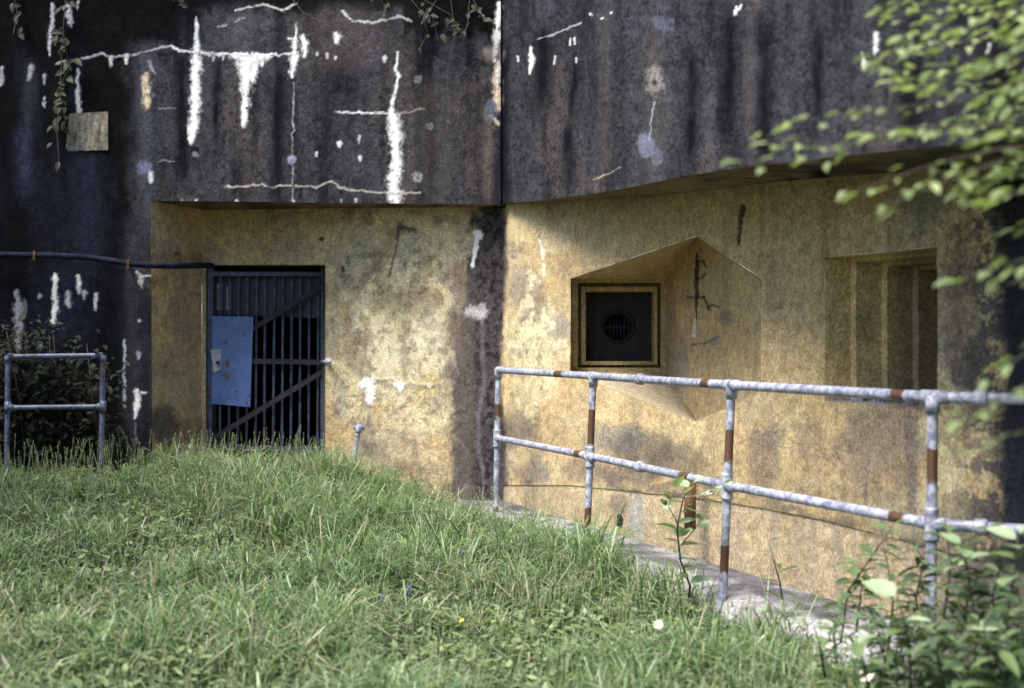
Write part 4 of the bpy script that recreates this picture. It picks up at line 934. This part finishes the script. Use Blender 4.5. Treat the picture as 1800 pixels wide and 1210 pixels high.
br = [([(1960, 160, 4.6), (1760, 215, 4.4), (1600, 225, 4.3), (1470, 255, 4.2), (1345, 240, 4.1)], 12), ([(1960, 200, 4.6), (1700, 225, 4.3), (1560, 235, 4.2), (1420, 285, 4.1), (1300, 285, 4.0)], 8),
      ([(1900, 120, 4.6), (1700, 180, 4.4), (1560, 190, 4.3), (1400, 215, 4.2)], 11), ([(1960, 250, 4.4), (1760, 262, 4.2), (1640, 290, 4.1), (1500, 338, 4.0)], 7), ([(1960, 270, 4.3), (1780, 275, 4.2), (1660, 320, 4.0), (1565, 358, 3.9)], 8),
      ([(1900, 40, 4.8), (1720, 70, 4.6), (1600, 90, 4.5), (1535, 108, 4.4)], 13), ([(1900, 10, 4.8), (1700, 20, 4.7), (1550, 28, 4.6)], 14), ([(1900, 80, 4.5), (1760, 110, 4.4), (1620, 140, 4.4), (1580, 132, 4.3)], 11),
      ([(1920, 150, 4.3), (1800, 165, 4.2), (1680, 170, 4.1), (1600, 150, 4.1)], 12), ([(1920, 230, 4.2), (1820, 240, 4.1), (1700, 240, 4.0), (1620, 235, 4.0)], 12), ([(1900, -20, 4.4), (1780, 30, 4.3), (1680, 50, 4.3), (1600, 62, 4.3)], 13),
      ([(1920, 60, 4.0), (1800, 80, 3.9), (1720, 120, 3.9)], 12), ([(1920, 330, 4.0), (1830, 330, 3.9), (1740, 350, 3.9)], 9), ([(1920, 300, 4.2), (1800, 300, 4.1), (1700, 335, 4.1)], 9), ([(1960, 400, 3.9), (1860, 420, 3.8), (1790, 470, 3.8)], 5),
      ([(1960, 460, 4.0), (1850, 480, 3.9), (1770, 500, 3.9)], 4), ([(1960, 560, 3.9), (1840, 600, 3.9), (1740, 660, 3.8)], 4), ([(1960, 620, 3.9), (1850, 650, 3.9), (1700, 735, 3.8)], 6), ([(1960, 700, 4), (1860, 740, 3.9), (1690, 790, 3.9)], 5), ([(1960, 420, 4.1), (1850, 440, 4.0), (1690, 490, 4.0)], 4),
      ([(1930, -40, 4.6), (1850, 20, 4.5), (1780, 60, 4.5)], 12), ([(1930, 120, 4.8), (1850, 140, 4.7), (1740, 150, 4.7), (1650, 100, 4.6)], 14), ([(1930, 200, 4.8), (1820, 190, 4.7), (1740, 200, 4.7), (1690, 215, 4.6)], 14), ([(1940, 10, 5), (1800, 0, 4.9), (1660, -10, 4.8), (1560, 10, 4.7)], 14),
      ([(1930, 260, 4.7), (1850, 270, 4.7), (1760, 300, 4.6)], 10), ([(1930, 90, 4.2), (1830, 110, 4.1), (1760, 180, 4.1)], 12), ([(1940, 350, 4.2), (1860, 380, 4.1), (1800, 400, 4.1)], 6)]
br = [([(x, y, d*.84) for x, y, d in p_], n_) for p_, n_ in br]
for pl_, nl in br: twig(pl_, .005, int(nl*(2.5 if pl_[-1][1] < 340 else 2.0)), .058)
for pl_, _ in br:      # tie each twig back to the trunk
    a = Vector(W(*pl_[0])); m = MB(); m.tube([a, a.lerp(Vector(G(3.25, 4.3, .6)), .5)+Vector((0, 0, -.06)), Vector(G(3.25, 4.3, max(-.3, min(1.6, (a.z-EZ)/S-.15))))], [.009, .018], 6); m.build('limb', M_bark, tree, True)
if far_items: leaf_stuff('foliage', tree, L_tree[0], far_items)
# crown out of view above and right
items = []
for _ in range(2600):
    a = random.random()*6.28; r = random.random()**.5*1.5; p = Vector(G(3.9+cos(a)*r*.9, 4.6+sin(a)*r, 1.9+rnd(-.8, 1.0)))
    px_ = CX+F*p.x/p.y
    if px_ < 1900: continue
    items.append((p, (rnd(-1, 1), rnd(-1, 1), rnd(-.6, .3)), rnd(.08, .13), rnd(-.5, .5), (0, 0, 1)))
leaf_stuff('foliage', tree, L_tree[0], items)

# unseen trees added round the camera: block low sky, shade the left wall
def unseen_tree(X_, D_, H, Rr, label):
    root = empty('tree', G(X_, D_, -1.5), label, 'tree', 'unseen trees added around the clearing'); m = MB(); b0 = Vector(G(X_, D_, -1.6)); tp = b0+Vector((rnd(-.4, .4), rnd(-.4, .4), H*.8*S))
    m.tube([b0, b0.lerp(tp, .5)+Vector((rnd(-.15, .15), 0, 0)), tp], [.22, .16, .05], 9, wob=.1)
    for _ in range(9):
        t = rnd(.3, .95); a = random.random()*6.28; p = b0.lerp(tp, t); m.tube([p, p+Vector((cos(a)*Rr*.8, sin(a)*Rr*.8, Rr*.35))*S], [.06, .015], 6)
    m.build('trunk', M_bark, root, True); it = []
    cl_ = [Vector((rnd(-1, 1)*Rr, rnd(-1, 1)*Rr, H*rnd(.22, 1.0))) for _ in range(34)]
    for _ in range(1500):
        c_ = random.choice(cl_); q_ = Vector((random.gauss(0, .38), random.gauss(0, .38), random.gauss(0, .30)))*Rr*.55
        it.append((b0+(c_+q_)*S, (rnd(-1, 1), rnd(-1, 1), rnd(-.7, .3)), rnd(.30, .55), rnd(-.6, .6), (0, 0, 1)))
    leaf_stuff('crown', root, L_low, it)
L_low = leaf_mesh('leaf_spray', M_tleaf, 1, .7, .2, 0, .3)
L_low2 = bpy.data.meshes.new('leaf_spray'); L_low2.from_pydata([(0, 0, 0), (.35, .5, .08), (0, 1, -.2), (-.35, .5, .08)], [], [(0, 1, 2), (0, 2, 3)]); L_low2.materials.append(M_tleaf); L_low = L_low2
TL_ = iter(('slim unseen tree left of the clearing nearest the short railing', 'large unseen tree left of the clearing beyond the slim one', 'unseen tree added behind the camera to the left to block low sky', 'unseen tree added behind the camera in the middle to block low sky', 'tall unseen tree added behind the camera to the right to block low sky', 'unseen tree added to the right of the clearing to block low sky', 'unseen tree at the far left end of the bunker'))
for X_, D_, H, Rr in ((-6.4, 6.2, 7.5, 1.8), (-8.2, 3.6, 8.5, 2.2), (-2.4, -6.5, 6.5, 2.5), (1.6, -7.5, 7, 2.6), (5.6, -5, 8.5, 2.5), (7.6, -1, 8, 2.4), (-9.5, 6.8, 8, 2.2)):
    unseen_tree(X_, D_, H, Rr, next(TL_))

# saplings and weeds lower right
def plant(name, base, pl, nl, size, meshes, label, cat, group=None, whorl=False, r0=.006, tip=True):
    root = empty(name, W(*base), label, cat, group); P3 = [Vector(W(*p)) for p in [base]+pl]
    m = MB(); m.tube(P3, [r0, r0*.4], 6); m.build('stem', M_bark, root, True)
    tot = sum((b-a).length for a, b in zip(P3[:-1], P3[1:]))
    for i in range(nl):
        t = tot*(1-.8*(i/max(1, nl-1))**1.0) if nl > 1 else tot; acc = 0
        for a, b in zip(P3[:-1], P3[1:]):
            if acc+(b-a).length >= t-1e-6: break
            acc += (b-a).length
        p = a.lerp(b, min(1, (t-acc)/((b-a).length+1e-9))); an = i*2.4+rnd(-.4, .4)
        d = Vector((cos(an), sin(an)*.8, rnd(-.15, .55)+(.5 if i == 0 else 0)))
        leaf_at(root, meshes, p+d.normalized()*.008, d, size*rnd(.75, 1.2)*(1-.25*(i == 0)), rnd(-.4, .4))
    return root
s1 = plant('sapling', (1211, 1050, 7.1), [(1213, 1030, 7.0), (1196, 985, 7.0), (1190, 930, 6.9), (1200, 880, 6.9), (1216, 850, 6.9)], 22, .105, L_pale, 'spindly sapling with round downy leaves in front of the third railing post', 'sapling', r0=.008)
for a in ([(1196, 960, 7.0), (1225, 925, 6.9), (1252, 880, 6.85)], [(1193, 925, 6.9), (1175, 890, 6.9), (1185, 862, 6.85)], [(1200, 900, 6.9), (1235, 870, 6.8), (1268, 855, 6.75)]): twig(a, .004, 6, .085, .05, L_pale+L_weed[:1], s1, name='twig')
plant('weed', (1378, 1075, 6.6), [(1370, 1020, 6.5), (1360, 985, 6.5), (1352, 955, 6.5)], 7, .105, L_weed, 'small upright weed with spread leaves against the ochre plinth', 'weed')
wd = [((1478, 1130, 5.6), [(1490, 1040, 5.5), (1545, 960, 5.4), (1570, 925, 5.4)], 14, .105, 'weed with pointed leaves rising left of the last railing post'),
      ((1560, 1150, 5.4), [(1570, 1060, 5.3), (1560, 990, 5.3), (1548, 940, 5.3)], 13, .10, 'slender weed just below the rust band of the lower rail'),
      ((1650, 1180, 5.1), [(1660, 1080, 5.1), (1672, 990, 5.0), (1660, 910, 5.0)], 16, .10, 'tall weed leafing in front of the last railing post'),
      ((1722, 1200, 5.0), [(1712, 1080, 4.9), (1700, 1000, 4.9), (1690, 950, 4.8)], 15, .11, 'bushy weed between the last railing post and the right edge'),
      ((1778, 1200, 4.8), [(1770, 1090, 4.8), (1785, 1000, 4.7), (1790, 940, 4.7)], 15, .11, 'weed at the right edge under the lower rail'),
      ((1600, 1230, 4.8), [(1600, 1150, 4.8), (1588, 1090, 4.7), (1575, 1040, 4.7)], 12, .12, 'broad-leaved weed low in front of the last railing post'),
      ((1690, 1290, 4.6), [(1700, 1190, 4.5), (1710, 1130, 4.5)], 11, .12, 'low weed in the foreground below the bushy weed'),
      ((1770, 1300, 4.4), [(1765, 1200, 4.4), (1755, 1130, 4.3)], 12, .13, 'dark weed in the bottom right corner'),
      ((1530, 1240, 4.9), [(1520, 1170, 4.8), (1500, 1110, 4.8)], 9, .11, 'pale leaning weed at the lower right beside a white flower'),
      ((1450, 1190, 5.4), [(1440, 1130, 5.3), (1430, 1100, 5.3)], 8, .09, 'small weed at the edge of the path end')]
for b_, pl_, nl, sz, lb in wd: plant('weed', b_, pl_, int(nl*1.5), sz, L_weed if random.random() < .75 else L_weed+L_pale, lb, 'weed')
for b_, pl_, nl, sz, lb in (((1505, 1110, 5.7), [(1515, 1030, 5.6), (1500, 985, 5.6)], 16, .09, 'dull green weed directly under the rust band of the lower rail'),
      ((1620, 1150, 5.3), [(1610, 1050, 5.25), (1625, 985, 5.2), (1600, 950, 5.2)], 20, .10, 'dense weed hiding the foot of the last railing post'),
      ((1680, 1160, 5.2), [(1700, 1060, 5.15), (1730, 980, 5.1)], 20, .11, 'spreading weed just right of the last railing post'),
      ((1750, 1150, 5.0), [(1745, 1050, 4.95), (1760, 990, 4.9), (1740, 930, 4.9)], 20, .11, 'tall dull weed against the dark end of the wall'),
      ((1660, 1260, 4.7), [(1655, 1180, 4.65), (1640, 1110, 4.6)], 18, .12, 'wide weed in the foreground under the last railing post'),
      ((1560, 1230, 4.9), [(1555, 1160, 4.85), (1570, 1110, 4.8)], 15, .11, 'low leafy weed beside the foreground white flower'),
      ((1730, 1270, 4.5), [(1740, 1180, 4.45), (1728, 1090, 4.4)], 18, .12, 'leafy weed rising above the bottom right corner'),
      ((1790, 1250, 4.6), [(1800, 1150, 4.55), (1795, 1060, 4.5)], 18, .12, 'weed cut by the right edge of the view near the bottom'),
      ((1470, 1160, 5.5), [(1465, 1110, 5.45), (1480, 1075, 5.4)], 12, .08, 'small weed where the grass meets the end of the path')):
    plant('weed', b_, pl_, int(nl*1.5), sz, L_dull if random.random() < .6 else L_weed, lb, 'weed')
# tangle of dry twigs and small leaves at the far right foot of the wall
tg = MB(); items = []
for _ in range(330):
    x_ = rnd(1560, 1990); D_ = rnd(4.7, 5.7); p = Vector(W(x_, 597+1.28*F/D_, D_)); h_ = rnd(.1, .42); a = random.random()*6.28
    e = p+Vector((cos(a)*h_*.7, sin(a)*h_*.4, h_)); tg.tube([p, p.lerp(e, .5)+Vector((rnd(-.03, .03), 0, .03)), e], .002, 4, False)
    for k in range(7): items.append((p.lerp(e, rnd(.3, 1)), (rnd(-1, 1), rnd(-1, 1), rnd(-.4, .5)), rnd(.03, .07), rnd(-.6, .6), (0, 0, 1)))
M_twig = mat_plain('dry_twig', (.16, .14, .15), (.28, .25, .24), 20, .9)
ug = tg.build('undergrowth', M_twig, None, loc=G(2.0, 5.2, -1.3)); prop(ug, 'tangle of dry twigs and small leaves at the foot of the wall, lower right', 'undergrowth', kind='stuff')
leaf_stuff('foliage', ug, L_weed[0], items)

# dark bush behind the short railing
bush = empty('bush', W(110, 830, 10.4), 'dark shaded bush growing behind the short railing against the black wall', 'bush')
items = []; nb = 0
for k in range(26):
    x_ = rnd(-60, 235); b0 = Vector(W(x_, 830, rnd(10.25, 10.6))); top = W(x_+rnd(-40, 30), rnd(570, 700)+max(0, x_-150)*1.0, rnd(10.15, 10.55)); m = MB(); m.tube([b0, b0.lerp(Vector(top), .5)+Vector((rnd(-.05, .05), 0, 0)), top], [.009, .003], 5); m.build('stem', M_bark, bush, True)
    for i in range(110):
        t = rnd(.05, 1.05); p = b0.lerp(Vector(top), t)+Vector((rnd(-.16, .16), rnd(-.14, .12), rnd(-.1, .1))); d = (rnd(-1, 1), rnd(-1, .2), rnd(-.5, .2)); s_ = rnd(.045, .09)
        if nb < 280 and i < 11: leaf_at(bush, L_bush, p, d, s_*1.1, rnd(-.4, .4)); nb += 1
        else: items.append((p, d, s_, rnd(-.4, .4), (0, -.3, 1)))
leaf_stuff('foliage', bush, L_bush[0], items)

# creepers
def creeper(label, vines, nl, size, wide, D0, loc):
    root = empty('creeper', loc, label, 'creeper')
    for vn_ in vines:
        m = MB(); m.tube([W(x, y, D0(x)) for x, y in vn_], .0035, 5, False); m.build('vine', M_bark, root, True)
        for i in range(nl):
            k = random.randrange(len(vn_)-1); t = random.random(); x = vn_[k][0]*(1-t)+vn_[k+1][0]*t+rnd(-wide, wide); y = vn_[k][1]*(1-t)+vn_[k+1][1]*t
            leaf_at(root, L_bush, W(x, y, D0(x)-rnd(.01, .07)), (rnd(-.7, .7), -.45, rnd(-1, .1)), size*rnd(.7, 1.2), rnd(-.3, .3), (0, -1, .5))
    return root
df = lambda x: dep(PL_front, x)-.03
creeper('creeper trailing down the black wall to the pale panel', [[(118, -30), (112, 40), (108, 110), (104, 180), (100, 230), (104, 285)], [(112, 60), (122, 120), (100, 160), (116, 215)]], 24, .095, 12, df, W(110, -30, 10.7))
creeper('creeper hanging over the top of the dark front near the joint', [[(700, -30), (735, 15), (760, 30), (770, 70)], [(780, -20), (745, 35), (752, 60), (735, 90)], [(820, -20), (850, 32), (873, 45)], [(745, 0), (790, 25), (812, 60), (826, 40)], [(660, -20), (675, 10), (668, 25)]], 8, .085, 10, df, W(760, -30, 10.8))
creeper('bare hanging creeper stems on the front right of the long lime run', [[(790, -20), (800, 60), (786, 130), (790, 200), (784, 240)], [(826, -10), (822, 40), (812, 80)], [(500, -20), (530, 20), (560, 38), (595, 42), (630, 20)]], 1, .06, 4, df, W(790, -30, 10.8))
creeper('little creeper at the top left corner of the black wall', [[(20, -30), (30, 20), (24, 60)], [(300, -30), (312, 0), (330, 14)]], 9, .09, 14, df, W(20, -30, 10.7))

# flowers
def flower(label, x, y, D_, mat, kind):
    root = empty('flower', G((x-CX)/F*D_, D_, float(ground_z((x-CX)/F*D_, D_))), label, 'flower'); top = Vector(W(x, y, D_)); m = MB(); m.tube([root.location, root.location.lerp(top, .5)+Vector((.008, 0, 0)), top], .002, 5)
    mk('stem', m.v, m.f, M_wleaf, root)
    me = PET[kind]
    if kind == 'spike':
        for i in range(9):
            a = i*2.4; leaf_at(root, [me], top-Vector((0, 0, .008*i-.01)), (cos(a), sin(a), .5), .022)
    else:
        for i in range(14):
            a = i*2*pi/14; leaf_at(root, [me], top, (cos(a)*1.1, sin(a)*.5-.5, .8*sin(a)+.35*cos(a)), (.026+.012*random.random()) if kind == 'daisy' else .013, 0, (0, -1, .5))
    return root
PET = {'daisy': leaf_mesh('petal', M_white, 1, .45, .1, 0, .1), 'spike': leaf_mesh('petal', M_bluef, 1, .6, .2, 0, .2), 'butter': leaf_mesh('petal', M_yelf, 1, .7, .1, 0, -.2)}
for l_, x_, y_, D_, m_, k_ in (('large white flower head in the grass below the railing', 1158, 1098, 6.1, M_white, 'daisy'), ('white flower head near the bottom right weeds', 1523, 1187, 5.0, M_white, 'daisy'), ('small white flower low in the middle of the meadow', 812, 1090, 6.3, M_white, 'butter'),
                               ('blue flower spike nearest the middle of the meadow', 809, 968, 8.0, M_bluef, 'spike'), ('blue flower spike closest to the path', 923, 948, 8.3, M_bluef, 'spike'), ('lower blue flower spike left of the middle', 720, 1033, 6.9, M_bluef, 'spike'), ('tiny blue flower beside the lower blue spike', 672, 1050, 6.7, M_bluef, 'spike'), ('single yellow flower in the grass below the white wall patch', 684, 953, 8.4, M_yelf, 'butter')):
    flower(l_, x_, y_, D_, m_, k_)
